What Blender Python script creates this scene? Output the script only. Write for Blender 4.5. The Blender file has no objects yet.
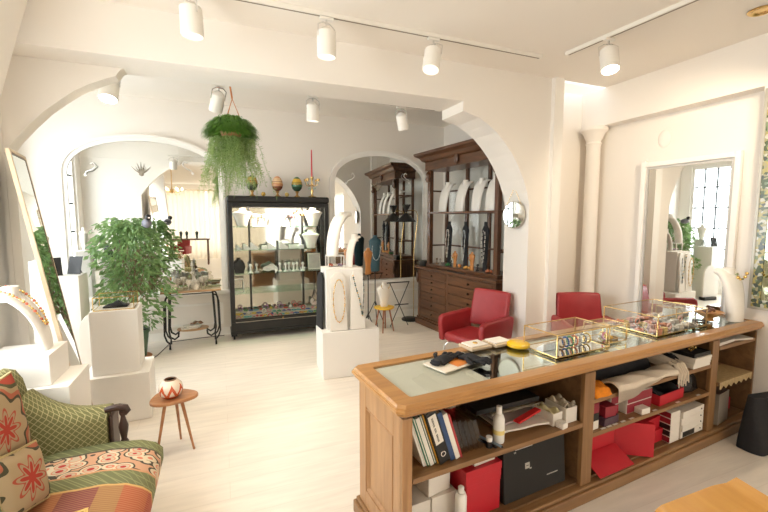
SKY, P1, P2, P3, P4, SP = 1.1, 46, 38, 60, 24, 21
EXPO = 1.17
import bpy, bmesh, math, random
from mathutils import Vector, Matrix, Euler
R = math.radians
random.seed(7)
S = bpy.context.scene
COL = S.collection

# ------------------------------------------------------------------ materials
_M = {}
def nodes(m):
    m.use_nodes = True
    nt = m.node_tree
    nt.nodes.clear()
    return nt, nt.nodes, nt.links

def setin(n, **kw):
    for k, v in kw.items():
        n.inputs[k.replace('_', ' ')].default_value = v

def rgba(c):
    return (c[0], c[1], c[2], 1.0)

def mat(name, col, rough=.5, metal=0., var=.05, scale=14., bump=0., coat=0., sss=0.):
    """plain surface with a little procedural variation"""
    if name in _M: return _M[name]
    m = bpy.data.materials.new(name); nt, N, L = nodes(m)
    out = N.new('ShaderNodeOutputMaterial'); b = N.new('ShaderNodeBsdfPrincipled')
    tc = N.new('ShaderNodeTexCoord'); nz = N.new('ShaderNodeTexNoise')
    setin(nz, Scale=scale, Detail=3.)
    L.new(tc.outputs['Object'], nz.inputs['Vector'])
    mx = N.new('ShaderNodeMix'); mx.data_type = 'RGBA'
    mx.inputs['A'].default_value = rgba([max(0, c * (1 - var)) for c in col])
    mx.inputs['B'].default_value = rgba([min(1, c * (1 + var)) for c in col])
    L.new(nz.outputs['Fac'], mx.inputs['Factor'])
    L.new(mx.outputs['Result'], b.inputs['Base Color'])
    setin(b, Roughness=rough, Metallic=metal)
    if coat: b.inputs['Coat Weight'].default_value = coat
    if bump:
        bp = N.new('ShaderNodeBump'); bp.inputs['Strength'].default_value = bump
        bp.inputs['Distance'].default_value = .004
        L.new(nz.outputs['Fac'], bp.inputs['Height']); L.new(bp.outputs['Normal'], b.inputs['Normal'])
    L.new(b.outputs['BSDF'], out.inputs['Surface'])
    _M[name] = m
    return m

def wood(name, c1, c2, rough=.4, stretch=(1, 14, 14), coat=.15, scale=2.2):
    """grain runs along the axis whose stretch is smallest"""
    if name in _M: return _M[name]
    m = bpy.data.materials.new(name); nt, N, L = nodes(m)
    out = N.new('ShaderNodeOutputMaterial'); b = N.new('ShaderNodeBsdfPrincipled')
    tc = N.new('ShaderNodeTexCoord'); mp = N.new('ShaderNodeMapping')
    mp.inputs['Scale'].default_value = stretch
    n1 = N.new('ShaderNodeTexNoise'); setin(n1, Scale=scale, Detail=6., Distortion=.6)
    L.new(tc.outputs['Object'], mp.inputs['Vector']); L.new(mp.outputs['Vector'], n1.inputs['Vector'])
    cr = N.new('ShaderNodeValToRGB')
    cr.color_ramp.elements[0].position = .3; cr.color_ramp.elements[0].color = rgba(c1)
    cr.color_ramp.elements[1].position = .7; cr.color_ramp.elements[1].color = rgba(c2)
    L.new(n1.outputs['Fac'], cr.inputs['Fac']); L.new(cr.outputs['Color'], b.inputs['Base Color'])
    setin(b, Roughness=rough); b.inputs['Coat Weight'].default_value = coat
    L.new(b.outputs['BSDF'], out.inputs['Surface'])
    _M[name] = m
    return m

def glass(name, tint=(.97, .985, .98), refl=.5, rough=0.02):
    if name in _M: return _M[name]
    m = bpy.data.materials.new(name); nt, N, L = nodes(m)
    out = N.new('ShaderNodeOutputMaterial')
    t = N.new('ShaderNodeBsdfTransparent'); t.inputs['Color'].default_value = rgba(tint)
    g = N.new('ShaderNodeBsdfGlossy'); setin(g, Roughness=rough)
    f = N.new('ShaderNodeFresnel'); f.inputs['IOR'].default_value = 1.45
    ge = N.new('ShaderNodeNewGeometry')
    inv = N.new('ShaderNodeMath'); inv.operation = 'MULTIPLY_ADD'; inv.inputs[1].default_value = -refl; inv.inputs[2].default_value = refl
    L.new(ge.outputs['Backfacing'], inv.inputs[0])
    mm = N.new('ShaderNodeMath'); mm.operation = 'MULTIPLY'; L.new(inv.outputs[0], mm.inputs[1])
    x = N.new('ShaderNodeMixShader')
    L.new(f.outputs['Fac'], mm.inputs[0]); L.new(mm.outputs[0], x.inputs['Fac'])
    L.new(t.outputs[0], x.inputs[1]); L.new(g.outputs[0], x.inputs[2])
    L.new(x.outputs[0], out.inputs['Surface'])
    _M[name] = m
    return m

def mirror_mat(name, col=(.93, .94, .92), rough=.015):
    if name in _M: return _M[name]
    m = bpy.data.materials.new(name); nt, N, L = nodes(m)
    out = N.new('ShaderNodeOutputMaterial'); g = N.new('ShaderNodeBsdfGlossy')
    tc = N.new('ShaderNodeTexCoord'); nz = N.new('ShaderNodeTexNoise'); setin(nz, Scale=3., Detail=2.)
    mx = N.new('ShaderNodeMix'); mx.data_type = 'RGBA'
    mx.inputs['A'].default_value = rgba([c * .97 for c in col]); mx.inputs['B'].default_value = rgba(col)
    L.new(tc.outputs['Object'], nz.inputs['Vector']); L.new(nz.outputs['Fac'], mx.inputs['Factor'])
    L.new(mx.outputs['Result'], g.inputs['Color']); setin(g, Roughness=rough)
    L.new(g.outputs[0], out.inputs['Surface'])
    _M[name] = m
    return m

def emit(name, col, s):
    if name in _M: return _M[name]
    m = bpy.data.materials.new(name); nt, N, L = nodes(m)
    out = N.new('ShaderNodeOutputMaterial'); e = N.new('ShaderNodeEmission')
    e.inputs['Color'].default_value = rgba(col); e.inputs['Strength'].default_value = s
    L.new(e.outputs[0], out.inputs['Surface'])
    _M[name] = m
    return m

def floor_mat():
    m = bpy.data.materials.new('whitewashed_boards'); nt, N, L = nodes(m)
    out = N.new('ShaderNodeOutputMaterial'); b = N.new('ShaderNodeBsdfPrincipled')
    tc = N.new('ShaderNodeTexCoord')
    br = N.new('ShaderNodeTexBrick'); br.offset = .37
    setin(br, Scale=1., Mortar_Size=.0022)
    br.inputs['Brick Width'].default_value = 1.9; br.inputs['Row Height'].default_value = .17
    br.inputs['Color1'].default_value = (.80, .735, .65, 1); br.inputs['Color2'].default_value = (.785, .715, .63, 1)
    br.inputs['Mortar'].default_value = (.73, .655, .57, 1)
    L.new(tc.outputs['Object'], br.inputs['Vector'])
    mp = N.new('ShaderNodeMapping'); mp.inputs['Scale'].default_value = (1.2, 9, 1)
    nz = N.new('ShaderNodeTexNoise'); setin(nz, Scale=2.2, Detail=6.)
    L.new(tc.outputs['Object'], mp.inputs['Vector']); L.new(mp.outputs['Vector'], nz.inputs['Vector'])
    mr = N.new('ShaderNodeMapRange'); mr.inputs[1].default_value = .3; mr.inputs[2].default_value = .7
    mr.inputs[3].default_value = .92; mr.inputs[4].default_value = 1.06
    L.new(nz.outputs['Fac'], mr.inputs[0])
    mx = N.new('ShaderNodeMix'); mx.data_type = 'RGBA'; mx.blend_type = 'MULTIPLY'; mx.inputs['Factor'].default_value = 1
    L.new(br.outputs['Color'], mx.inputs['A']); L.new(mr.outputs[0], mx.inputs['B'])
    L.new(mx.outputs['Result'], b.inputs['Base Color'])
    setin(b, Roughness=.42)
    L.new(b.outputs['BSDF'], out.inputs['Surface'])
    return m

def math_node(N, L, op, a, b=None):
    n = N.new('ShaderNodeMath'); n.operation = op
    for i, v in enumerate((a, b)):
        if v is None: continue
        if isinstance(v, (int, float)): n.inputs[i].default_value = v
        else: L.new(v, n.inputs[i])
    return n.outputs[0]

def mixc(N, L, fac, a, b):
    mx = N.new('ShaderNodeMix'); mx.data_type = 'RGBA'
    for k, v in (('Factor', fac), ('A', a), ('B', b)):
        if isinstance(v, (int, float)): mx.inputs[k].default_value = v
        elif isinstance(v, tuple): mx.inputs[k].default_value = rgba(v)
        else: L.new(v, mx.inputs[k])
    return mx.outputs['Result']

def diamond_fac(N, L, vec, p, w):
    """thin crossing diagonal lines: 1 on a line"""
    sx = N.new('ShaderNodeSeparateXYZ'); L.new(vec, sx.inputs[0])
    h = math_node(N, L, 'ADD', sx.outputs['X'], sx.outputs['Y'])
    res = None
    for op in ('ADD', 'SUBTRACT'):
        q = math_node(N, L, op, math_node(N, L, 'MULTIPLY', h, 1.0), sx.outputs['Z'])
        q = math_node(N, L, 'DIVIDE', q, p)
        fr = math_node(N, L, 'FRACT', q)
        d = math_node(N, L, 'ABSOLUTE', math_node(N, L, 'SUBTRACT', fr, .5))
        ln = math_node(N, L, 'LESS_THAN', d, w)
        res = ln if res is None else math_node(N, L, 'MAXIMUM', res, ln)
    return res

def upholstery_green():
    m = bpy.data.materials.new('green_diamond_upholstery'); nt, N, L = nodes(m)
    out = N.new('ShaderNodeOutputMaterial'); b = N.new('ShaderNodeBsdfPrincipled')
    tc = N.new('ShaderNodeTexCoord')
    f = diamond_fac(N, L, tc.outputs['Object'], .036, .075)
    nz = N.new('ShaderNodeTexNoise'); setin(nz, Scale=160., Detail=2.)
    L.new(tc.outputs['Object'], nz.inputs['Vector'])
    base = mixc(N, L, nz.outputs['Fac'], (.09, .09, .028), (.17, .155, .055))
    L.new(mixc(N, L, f, base, (.34, .30, .14)), b.inputs['Base Color'])
    setin(b, Roughness=.9)
    L.new(b.outputs['BSDF'], out.inputs['Surface'])
    return m

def kilim_mat():
    """striped kilim cover: bands run along x and change along y"""
    m = bpy.data.materials.new('kilim_bands'); nt, N, L = nodes(m)
    out = N.new('ShaderNodeOutputMaterial'); b = N.new('ShaderNodeBsdfPrincipled')
    tc = N.new('ShaderNodeTexCoord'); sx = N.new('ShaderNodeSeparateXYZ')
    L.new(tc.outputs['Object'], sx.inputs[0])
    yy = sx.outputs['Y']; xx = sx.outputs['X']
    wob = N.new('ShaderNodeTexNoise'); setin(wob, Scale=9., Detail=2.)
    L.new(tc.outputs['Object'], wob.inputs['Vector'])
    y2 = math_node(N, L, 'ADD', yy, math_node(N, L, 'MULTIPLY', math_node(N, L, 'SUBTRACT', wob.outputs['Fac'], .5), .03))
    # green ground with faint diamonds
    f = diamond_fac(N, L, tc.outputs['Object'], .05, .07)
    green = mixc(N, L, f, (.17, .18, .08), (.28, .28, .13))
    # floral band (cream medallions, red hearts, dark outlines)
    vo = N.new('ShaderNodeTexVoronoi'); setin(vo, Scale=12.)
    mp = N.new('ShaderNodeMapping'); mp.inputs['Scale'].default_value = (1., 1.3, .3)
    L.new(tc.outputs['Object'], mp.inputs['Vector']); L.new(mp.outputs['Vector'], vo.inputs['Vector'])
    cr = N.new('ShaderNodeValToRGB'); cr.color_ramp.interpolation = 'CONSTANT'
    el = cr.color_ramp.elements
    el[0].position = 0; el[0].color = (.45, .04, .03, 1)
    el[1].position = .2; el[1].color = (.56, .43, .30, 1)
    for p, c in ((.36, (.62, .20, .12, 1)), (.42, (.66, .55, .38, 1)), (.56, (.07, .06, .04, 1)), (.66, (.6, .33, .2, 1))):
        e = el.new(p); e.color = c
    L.new(vo.outputs['Distance'], cr.inputs['Fac'])
    fl = cr.outputs['Color']
    # red-orange blocks changing along x
    cr2 = N.new('ShaderNodeValToRGB'); cr2.color_ramp.interpolation = 'CONSTANT'
    e2 = cr2.color_ramp.elements
    e2[0].position = 0; e2[0].color = (.45, .17, .05, 1)
    e2[1].position = .30; e2[1].color = (.38, .13, .055, 1)
    for p, c in ((.42, (.20, .04, .05, 1)), (.62, (.34, .17, .065, 1)), (.76, (.40, .09, .04, 1)), (.9, (.33, .045, .035, 1))):
        e = e2.new(p); e.color = c
    xr = math_node(N, L, 'MULTIPLY', math_node(N, L, 'ADD', xx, .0), 1.4)
    L.new(xr, cr2.inputs['Fac'])
    st = N.new('ShaderNodeTexWave'); st.wave_type = 'BANDS'; st.bands_direction = 'Y'; setin(st, Scale=22., Distortion=1.5)
    L.new(tc.outputs['Object'], st.inputs['Vector'])
    blocks = mixc(N, L, math_node(N, L, 'MULTIPLY', st.outputs['Fac'], .35), cr2.outputs['Color'], (.60, .36, .16))
    def band(lo, hi):
        return math_node(N, L, 'MULTIPLY', math_node(N, L, 'GREATER_THAN', y2, lo), math_node(N, L, 'LESS_THAN', y2, hi))
    c = mixc(N, L, band(-.30, -.10), green, fl)
    c = mixc(N, L, band(-.315, -.30), c, (.6, .3, .15))
    c = mixc(N, L, band(-.10, -.085), c, (.10, .08, .05))
    c = mixc(N, L, math_node(N, L, 'LESS_THAN', y2, -.43), c, blocks)
    c = mixc(N, L, band(-.445, -.43), c, (.62, .38, .14))
    c = mixc(N, L, math_node(N, L, 'LESS_THAN', y2, -1.0), c, green)
    L.new(c, b.inputs['Base Color']); setin(b, Roughness=.92)
    L.new(b.outputs['BSDF'], out.inputs['Surface'])
    return m

def flower_cloth():
    """needlework cushion: radial flower around the object's own middle (x,z)"""
    m = bpy.data.materials.new('flower_needlework'); nt, N, L = nodes(m)
    out = N.new('ShaderNodeOutputMaterial'); b = N.new('ShaderNodeBsdfPrincipled')
    tc = N.new('ShaderNodeTexCoord'); sx = N.new('ShaderNodeSeparateXYZ'); L.new(tc.outputs['Object'], sx.inputs[0])
    r = math_node(N, L, 'SQRT', math_node(N, L, 'ADD', math_node(N, L, 'POWER', sx.outputs['X'], 2.), math_node(N, L, 'POWER', sx.outputs['Z'], 2.)))
    a = math_node(N, L, 'ARCTAN2', sx.outputs['Z'], sx.outputs['X'])
    pet = math_node(N, L, 'MULTIPLY', math_node(N, L, 'SINE', math_node(N, L, 'MULTIPLY', a, 8.)), .022)
    rr = math_node(N, L, 'DIVIDE', math_node(N, L, 'ADD', r, pet), .25)
    cr = N.new('ShaderNodeValToRGB'); cr.color_ramp.interpolation = 'CONSTANT'
    el = cr.color_ramp.elements
    el[0].position = 0; el[0].color = (.45, .05, .03, 1)
    el[1].position = .17; el[1].color = (.42, .30, .17, 1)
    for p, c in ((.24, (.45, .09, .05, 1)), (.29, (.44, .32, .18, 1)), (.55, (.07, .06, .03, 1)), (.62, (.42, .12, .06, 1)), (.72, (.40, .29, .15, 1)), (.82, (.09, .08, .03, 1)), (.9, (.42, .06, .03, 1))):
        e = el.new(p); e.color = c
    L.new(rr, cr.inputs['Fac']); L.new(cr.outputs['Color'], b.inputs['Base Color'])
    setin(b, Roughness=.95); L.new(b.outputs['BSDF'], out.inputs['Surface'])
    return m

def mosaic_mat():
    m = bpy.data.materials.new('green_mosaic_glass'); nt, N, L = nodes(m)
    out = N.new('ShaderNodeOutputMaterial'); b = N.new('ShaderNodeBsdfPrincipled')
    tc = N.new('ShaderNodeTexCoord'); vo = N.new('ShaderNodeTexVoronoi'); setin(vo, Scale=45.)
    L.new(tc.outputs['Object'], vo.inputs['Vector'])
    hs = N.new('ShaderNodeValToRGB'); el = hs.color_ramp.elements; hs.color_ramp.interpolation = 'CONSTANT'
    el[0].position = 0; el[0].color = (.10, .13, .08, 1); el[1].position = .25; el[1].color = (.42, .36, .14, 1)
    for p, c in ((.45, (.20, .26, .16, 1)), (.6, (.55, .55, .48, 1)), (.75, (.08, .10, .09, 1)), (.88, (.35, .33, .2, 1))):
        e = el.new(p); e.color = c
    s2 = N.new('ShaderNodeSeparateColor'); L.new(vo.outputs['Color'], s2.inputs[0])
    L.new(s2.outputs[0], hs.inputs['Fac']); L.new(hs.outputs['Color'], b.inputs['Base Color'])
    setin(b, Roughness=.12); L.new(b.outputs['BSDF'], out.inputs['Surface'])
    return m

def vase_mat():
    m = bpy.data.materials.new('painted_vase_glaze'); nt, N, L = nodes(m)
    out = N.new('ShaderNodeOutputMaterial'); b = N.new('ShaderNodeBsdfPrincipled')
    tc = N.new('ShaderNodeTexCoord'); sx = N.new('ShaderNodeSeparateXYZ'); L.new(tc.outputs['Object'], sx.inputs[0])
    a = math_node(N, L, 'ARCTAN2', sx.outputs['Y'], sx.outputs['X'])
    tri = math_node(N, L, 'PINGPONG', math_node(N, L, 'MULTIPLY', a, 2.2), 1.)
    d = math_node(N, L, 'ABSOLUTE', math_node(N, L, 'SUBTRACT', math_node(N, L, 'SUBTRACT', math_node(N, L, 'DIVIDE', sx.outputs['Z'], .13), .15), math_node(N, L, 'MULTIPLY', tri, .62)))
    f = math_node(N, L, 'LESS_THAN', d, .17)
    low = math_node(N, L, 'LESS_THAN', sx.outputs['Z'], .03)
    f = math_node(N, L, 'MAXIMUM', f, low)
    L.new(mixc(N, L, f, (.80, .66, .52), (.60, .10, .03)), b.inputs['Base Color'])
    setin(b, Roughness=.25); L.new(b.outputs['BSDF'], out.inputs['Surface'])
    return m

def leaf_mat(name, c1, c2):
    m = bpy.data.materials.new(name); nt, N, L = nodes(m)
    out = N.new('ShaderNodeOutputMaterial'); b = N.new('ShaderNodeBsdfPrincipled')
    tc = N.new('ShaderNodeTexCoord'); nz = N.new('ShaderNodeTexNoise'); setin(nz, Scale=18., Detail=2.)
    L.new(tc.outputs['Object'], nz.inputs['Vector'])
    mr = N.new('ShaderNodeMapRange'); mr.inputs[1].default_value = .35; mr.inputs[2].default_value = .65
    L.new(nz.outputs['Fac'], mr.inputs[0])
    L.new(mixc(N, L, mr.outputs[0], c1, c2), b.inputs['Base Color'])
    setin(b, Roughness=.4)
    t = N.new('ShaderNodeBsdfTranslucent'); t.inputs['Color'].default_value = rgba([min(1, c * 1.6) for c in c2])
    x = N.new('ShaderNodeMixShader'); x.inputs['Fac'].default_value = .3
    L.new(b.outputs['BSDF'], x.inputs[1]); L.new(t.outputs[0], x.inputs[2]); L.new(x.outputs[0], out.inputs['Surface'])
    return m

def curtain_mat():
    m = bpy.data.materials.new('cream_curtain_cloth'); nt, N, L = nodes(m)
    out = N.new('ShaderNodeOutputMaterial'); b = N.new('ShaderNodeBsdfDiffuse'); b.inputs['Color'].default_value = (.86, .80, .70, 1)
    t = N.new('ShaderNodeBsdfTranslucent'); t.inputs['Color'].default_value = (.86, .78, .64, 1)
    tc = N.new('ShaderNodeTexCoord'); nz = N.new('ShaderNodeTexNoise'); setin(nz, Scale=200.)
    L.new(tc.outputs['Object'], nz.inputs['Vector'])
    L.new(mixc(N, L, nz.outputs['Fac'], (.82, .76, .66), (.88, .82, .72)), b.inputs['Color'])
    x = N.new('ShaderNodeMixShader'); x.inputs['Fac'].default_value = .45
    L.new(b.outputs[0], x.inputs[1]); L.new(t.outputs[0], x.inputs[2]); L.new(x.outputs[0], out.inputs['Surface'])
    return m

WALLM = mat('warm_white_plaster', (.86, .81, .745), .75, var=.015, scale=2.5, bump=.05)
CEILM = mat('ceiling_paint', (.86, .80, .72), .8, var=.015, scale=2.)
TRIMM = mat('white_gloss_trim', (.90, .87, .82), .45, var=.01)
WHITE = mat('white_display_paint', (.88, .85, .80), .55, var=.012)
WHITEC = mat('white_leatherette', (.88, .84, .77), .45, var=.03, scale=40)
CREAM = mat('cream_linen', (.78, .70, .58), .85, var=.06, scale=120)
BLACK = mat('black_paint', (.010, .009, .0085), .48, var=.2)
BLACKF = mat('black_fabric', (.016, .015, .017), .9, var=.4, scale=60, bump=.3)
CHROME = mat('chrome', (.82, .82, .82), .12, 1., var=.02)
BRASS = mat('brass', (.80, .56, .24), .22, 1., var=.05)
GOLD = mat('gold_jewellery', (.85, .58, .2), .25, 1., var=.08)
REDL = mat('red_leather', (.34, .026, .03), .4, var=.14, scale=9)
REDBOX = mat('red_card', (.52, .012, .025), .45, var=.05)
DKRED = mat('dark_red_card', (.28, .015, .03), .5, var=.08)
WBOX = mat('white_card', (.80, .75, .68), .6, var=.03)
PAPER = mat('paper', (.82, .77, .69), .8, var=.03)
DARKW = wood('dark_walnut', (.062, .024, .010), (.155, .064, .027), .38, (12, 12, 1.2))
DARKH = wood('dark_walnut_lengthwise', (.065, .026, .011), (.165, .068, .029), .36, (1.2, 12, 12))
OAK = wood('honey_oak', (.33, .165, .066), (.46, .25, .108), .4, (12, 12, 1.))
OAKSHADE = wood('shaded_oak', (.21, .105, .04), (.31, .165, .066), .45, (1., 12, 12), .1)  # oak toned darker: seller-side shade is put into the colour
OAKH = wood('honey_oak_lengthwise', (.38, .175, .052), (.52, .265, .085), .34, (1., 12, 12), .3)
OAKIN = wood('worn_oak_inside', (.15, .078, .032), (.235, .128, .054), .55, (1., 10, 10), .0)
PLY = wood('orange_plywood', (.60, .29, .06), (.68, .36, .09), .35, (1.2, 7, 7), .2)
GL = glass('clear_glass', (.985, .99, .985), .8)
GLG = glass('greenish_shelf_glass', (.74, .90, .82), .9)
ACR = glass('clear_acrylic', (.97, .975, .97), .9)
MIR = mirror_mat('mirror_silvering')
def colm(name, c, rough=.4): return mat(name, c, rough, var=.08)

# ------------------------------------------------------------------ mesh builder
class MB:
    def __init__(s): s.bm = bmesh.new()
    def _add(s, vs, fs, M=None):
        bv = [s.bm.verts.new(M @ Vector(v) if M else v) for v in vs]
        for f in fs:
            try: s.bm.faces.new([bv[i] for i in f])
            except ValueError: pass
        return s
    def box(s, c, d, rz=0, rx=0, ry=0):
        M = Matrix.Translation(c) @ Euler((rx, ry, rz)).to_matrix().to_4x4()
        x, y, z = d[0] / 2, d[1] / 2, d[2] / 2
        vs = [(-x, -y, -z), (x, -y, -z), (x, y, -z), (-x, y, -z), (-x, -y, z), (x, -y, z), (x, y, z), (-x, y, z)]
        return s._add(vs, [(0, 3, 2, 1), (4, 5, 6, 7), (0, 1, 5, 4), (1, 2, 6, 5), (2, 3, 7, 6), (3, 0, 4, 7)], M)
    def b2(s, x0, x1, y0, y1, z0, z1):
        return s.box(((x0 + x1) / 2, (y0 + y1) / 2, (z0 + z1) / 2), (x1 - x0, y1 - y0, z1 - z0))
    def prism(s, poly, ax, a0, a1):
        """poly in the plane normal to ax ('x': (y,z), 'y': (x,z), 'z': (x,y)), extruded a0..a1"""
        f = {'x': lambda p, a: (a, p[0], p[1]), 'y': lambda p, a: (p[0], a, p[1]), 'z': lambda p, a: (p[0], p[1], a)}[ax]
        n = len(poly)
        vs = [f(p, a0) for p in poly] + [f(p, a1) for p in poly]
        fs = [tuple(range(n))[::-1], tuple(range(n, 2 * n))] + [(i, (i + 1) % n, n + (i + 1) % n, n + i) for i in range(n)]
        return s._add(vs, fs)
    def rings(s, rings, cap=True, closed=True):
        n = len(rings[0]); vs = [p for r in rings for p in r]; fs = []
        for k in range(len(rings) - 1):
            for i in range(n if closed else n - 1):
                j = (i + 1) % n
                fs.append((k * n + i, k * n + j, (k + 1) * n + j, (k + 1) * n + i))
        if cap:
            fs.append(tuple(range(n))[::-1]); fs.append(tuple(range((len(rings) - 1) * n, len(rings) * n)))
        return s._add(vs, fs)
    def tube(s, pts, r, n=8, closed=False, cap=True, flat=1.):
        pts = [Vector(p) for p in pts]; m = len(pts)
        rr = r if isinstance(r, (list, tuple)) else [r] * m
        prev = None; rings = []
        for i, p in enumerate(pts):
            if closed: t = (pts[(i + 1) % m] - pts[i - 1])
            else: t = pts[min(i + 1, m - 1)] - pts[max(i - 1, 0)]
            t = t.normalized() if t.length > 1e-9 else Vector((0, 0, 1))
            if prev is None:
                u = Vector((0, 0, 1)) if abs(t.z) < .9 else Vector((1, 0, 0))
                u = (u - t * u.dot(t)).normalized()
            else:
                u = prev - t * prev.dot(t)
                u = u.normalized() if u.length > 1e-6 else prev
            prev = u; w = t.cross(u)
            rings.append([p + (u * math.cos(2 * math.pi * k / n) * flat + w * math.sin(2 * math.pi * k / n)) * rr[i] for k in range(n)])
        if closed: rings.append(rings[0]); return s.rings(rings, cap=False)
        return s.rings(rings, cap=cap)
    def cyl(s, p0, p1, r0, r1=None, n=16): return s.tube([p0, p1], [r0, r0 if r1 is None else r1], n)
    def lathe(s, prof, c=(0, 0, 0), n=24, sx=1., sy=1.):
        rings = [[(c[0] + sx * r * math.cos(2 * math.pi * k / n), c[1] + sy * r * math.sin(2 * math.pi * k / n), c[2] + z) for k in range(n)] for r, z in prof]
        return s.rings(rings)
    def ball(s, c, r, n=12):
        r = (r, r, r) if isinstance(r, (int, float)) else r
        rings = []
        for i in range(n // 2 + 1):
            a = -math.pi / 2 + math.pi * i / (n // 2); cr = max(math.cos(a), .02)
            rings.append([(c[0] + r[0] * cr * math.cos(2 * math.pi * k / n), c[1] + r[1] * cr * math.sin(2 * math.pi * k / n), c[2] + r[2] * math.sin(a)) for k in range(n)])
        return s.rings(rings)
    def ring(s, c, rad, r, n=20, axis='z', m=6):
        pts = []
        for k in range(n):
            a = 2 * math.pi * k / n
            v = {'z': (math.cos(a), math.sin(a), 0), 'x': (0, math.cos(a), math.sin(a)), 'y': (math.cos(a), 0, math.sin(a))}[axis]
            pts.append((c[0] + rad * v[0], c[1] + rad * v[1], c[2] + rad * v[2]))
        return s.tube(pts, r, m, closed=True)
    def sheet(s, f, nu, nv, th=0.):
        """surface f(u,v) u,v in 0..1, given thickness along z if th"""
        top = [[Vector(f(i / nu, j / nv)) for j in range(nv + 1)] for i in range(nu + 1)]
        w = nv + 1
        vs = [p for r in top for p in r]
        fs = [(i * w + j, (i + 1) * w + j, (i + 1) * w + j + 1, i * w + j + 1) for i in range(nu) for j in range(nv)]
        if th:
            o = len(vs); vs += [p - Vector((0, 0, th)) for p in vs]
            fs += [(o + i * w + j, o + i * w + j + 1, o + (i + 1) * w + j + 1, o + (i + 1) * w + j) for i in range(nu) for j in range(nv)]
            edge = [(i * w) for i in range(nu + 1)] + [nu * w + j for j in range(1, nv + 1)] + [i * w + nv for i in range(nu - 1, -1, -1)] + [j for j in range(nv - 1, 0, -1)]
            for a, b in zip(edge, edge[1:] + edge[:1]): fs.append((b, a, o + a, o + b))
        return s._add(vs, fs)
    def move(s, M):
        bmesh.ops.transform(s.bm, matrix=M, verts=s.bm.verts); return s
    def out(s, name, m, parent=None, loc=(0, 0, 0), rot=(0, 0, 0), bevel=0., smooth=None, seg=2, sub=0):
        bmesh.ops.recalc_face_normals(s.bm, faces=s.bm.faces)
        me = bpy.data.meshes.new(name); s.bm.to_mesh(me); s.bm.free()
        o = bpy.data.objects.new(name, me); COL.objects.link(o)
        me.materials.append(m)
        o.location = loc; o.rotation_euler = rot
        if parent: o.parent = parent
        if smooth is not None:
            for p in me.polygons: p.use_smooth = True
            if smooth: me.set_sharp_from_angle(angle=R(smooth))
        if bevel:
            md = o.modifiers.new('bevel', 'BEVEL'); md.width = bevel; md.segments = seg; md.limit_method = 'ANGLE'
        if sub:
            md = o.modifiers.new('sub', 'SUBSURF'); md.levels = sub; md.render_levels = sub
        return o

def tag(o, label=None, cat=None, group=None, kind=None):
    if label: o['label'] = label
    if cat: o['category'] = cat
    if group: o['group'] = group
    if kind: o['kind'] = kind
    return o

def thing(name, label, cat, loc=(0, 0, 0), rz=0., group=None):
    o = bpy.data.objects.new(name, None); COL.objects.link(o)
    o.empty_display_size = .1
    o.location = loc; o.rotation_euler = (0, 0, rz)
    return tag(o, label, cat, group)

def one(mb, name, m, label, cat, loc=(0, 0, 0), rz=0., group=None, rot=None, **kw):
    return tag(mb.out(name, m, None, loc, rot or (0, 0, rz), **kw), label, cat, group)

def struct(mb, name, m, parent=None, **kw):
    o = mb.out(name, m, parent, **kw)
    if not parent: o['kind'] = 'structure'
    return o

def dup(root, loc, rz=None, label=None, group=None):
    r = root.copy(); COL.objects.link(r); r.location = loc
    if rz is not None: r.rotation_euler = (0, 0, rz)
    if label: r['label'] = label
    if group: r['group'] = group
    for ch in list(root.children):
        c = ch.copy(); COL.objects.link(c); c.parent = r
        for g in list(ch.children):
            d = g.copy(); COL.objects.link(d); d.parent = c
    return r
# ------------------------------------------------------------------ camera
H = 1.75
cam = bpy.data.cameras.new('camera'); cam.sensor_width = 36; cam.lens = 400 / 768 * 36; cam.clip_start = .05
co = bpy.data.objects.new('camera', cam); COL.objects.link(co)
pitch = math.atan(37 / 400)
co.location = (0, 0, H); co.rotation_euler = (math.pi / 2 - pitch, 0, -R(22.2))
S.camera = co
S.view_settings.view_transform = 'Standard'; S.view_settings.look = 'None'
S.view_settings.gamma = 1; S.view_settings.use_curve_mapping = False
S.view_settings.exposure = .0
S.cycles.max_bounces = 10; S.cycles.diffuse_bounces = 6; S.cycles.glossy_bounces = 6; S.cycles.transparent_max_bounces = 24
S.cycles.caustics_reflective = False; S.cycles.caustics_refractive = False
S.cycles.sample_clamp_indirect = 6

# daylight
w = bpy.data.worlds.new('sky'); S.world = w; w.use_nodes = True
nt = w.node_tree; nt.nodes.clear()
wo = nt.nodes.new('ShaderNodeOutputWorld'); bg = nt.nodes.new('ShaderNodeBackground')
tc = nt.nodes.new('ShaderNodeTexCoord'); sx = nt.nodes.new('ShaderNodeSeparateXYZ'); cr = nt.nodes.new('ShaderNodeValToRGB')
cr.color_ramp.elements[0].position = .45; cr.color_ramp.elements[0].color = (.62, .60, .56, 1)
cr.color_ramp.elements[1].position = .55; cr.color_ramp.elements[1].color = (.92, .96, 1.0, 1)
mr = nt.nodes.new('ShaderNodeMapRange'); mr.inputs[1].default_value = -1; mr.inputs[2].default_value = 1
nt.links.new(tc.outputs['Generated'], sx.inputs[0]); nt.links.new(sx.outputs['Z'], mr.inputs[0])
nt.links.new(mr.outputs[0], cr.inputs['Fac']); nt.links.new(cr.outputs['Color'], bg.inputs['Color'])
bg.inputs['Strength'].default_value = SKY
nt.links.new(bg.outputs[0], wo.inputs['Surface'])

def portal(name, loc, rot, sx, sy, power, col=(1, 1, 1)):
    """daylight entering through one window opening"""
    l = bpy.data.lights.new(name, 'AREA'); l.shape = 'RECTANGLE'; l.size = sx; l.size_y = sy; l.energy = power; l.color = col
    o = bpy.data.objects.new(name, l); COL.objects.link(o); o.location = loc; o.rotation_euler = rot
    return o

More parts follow.
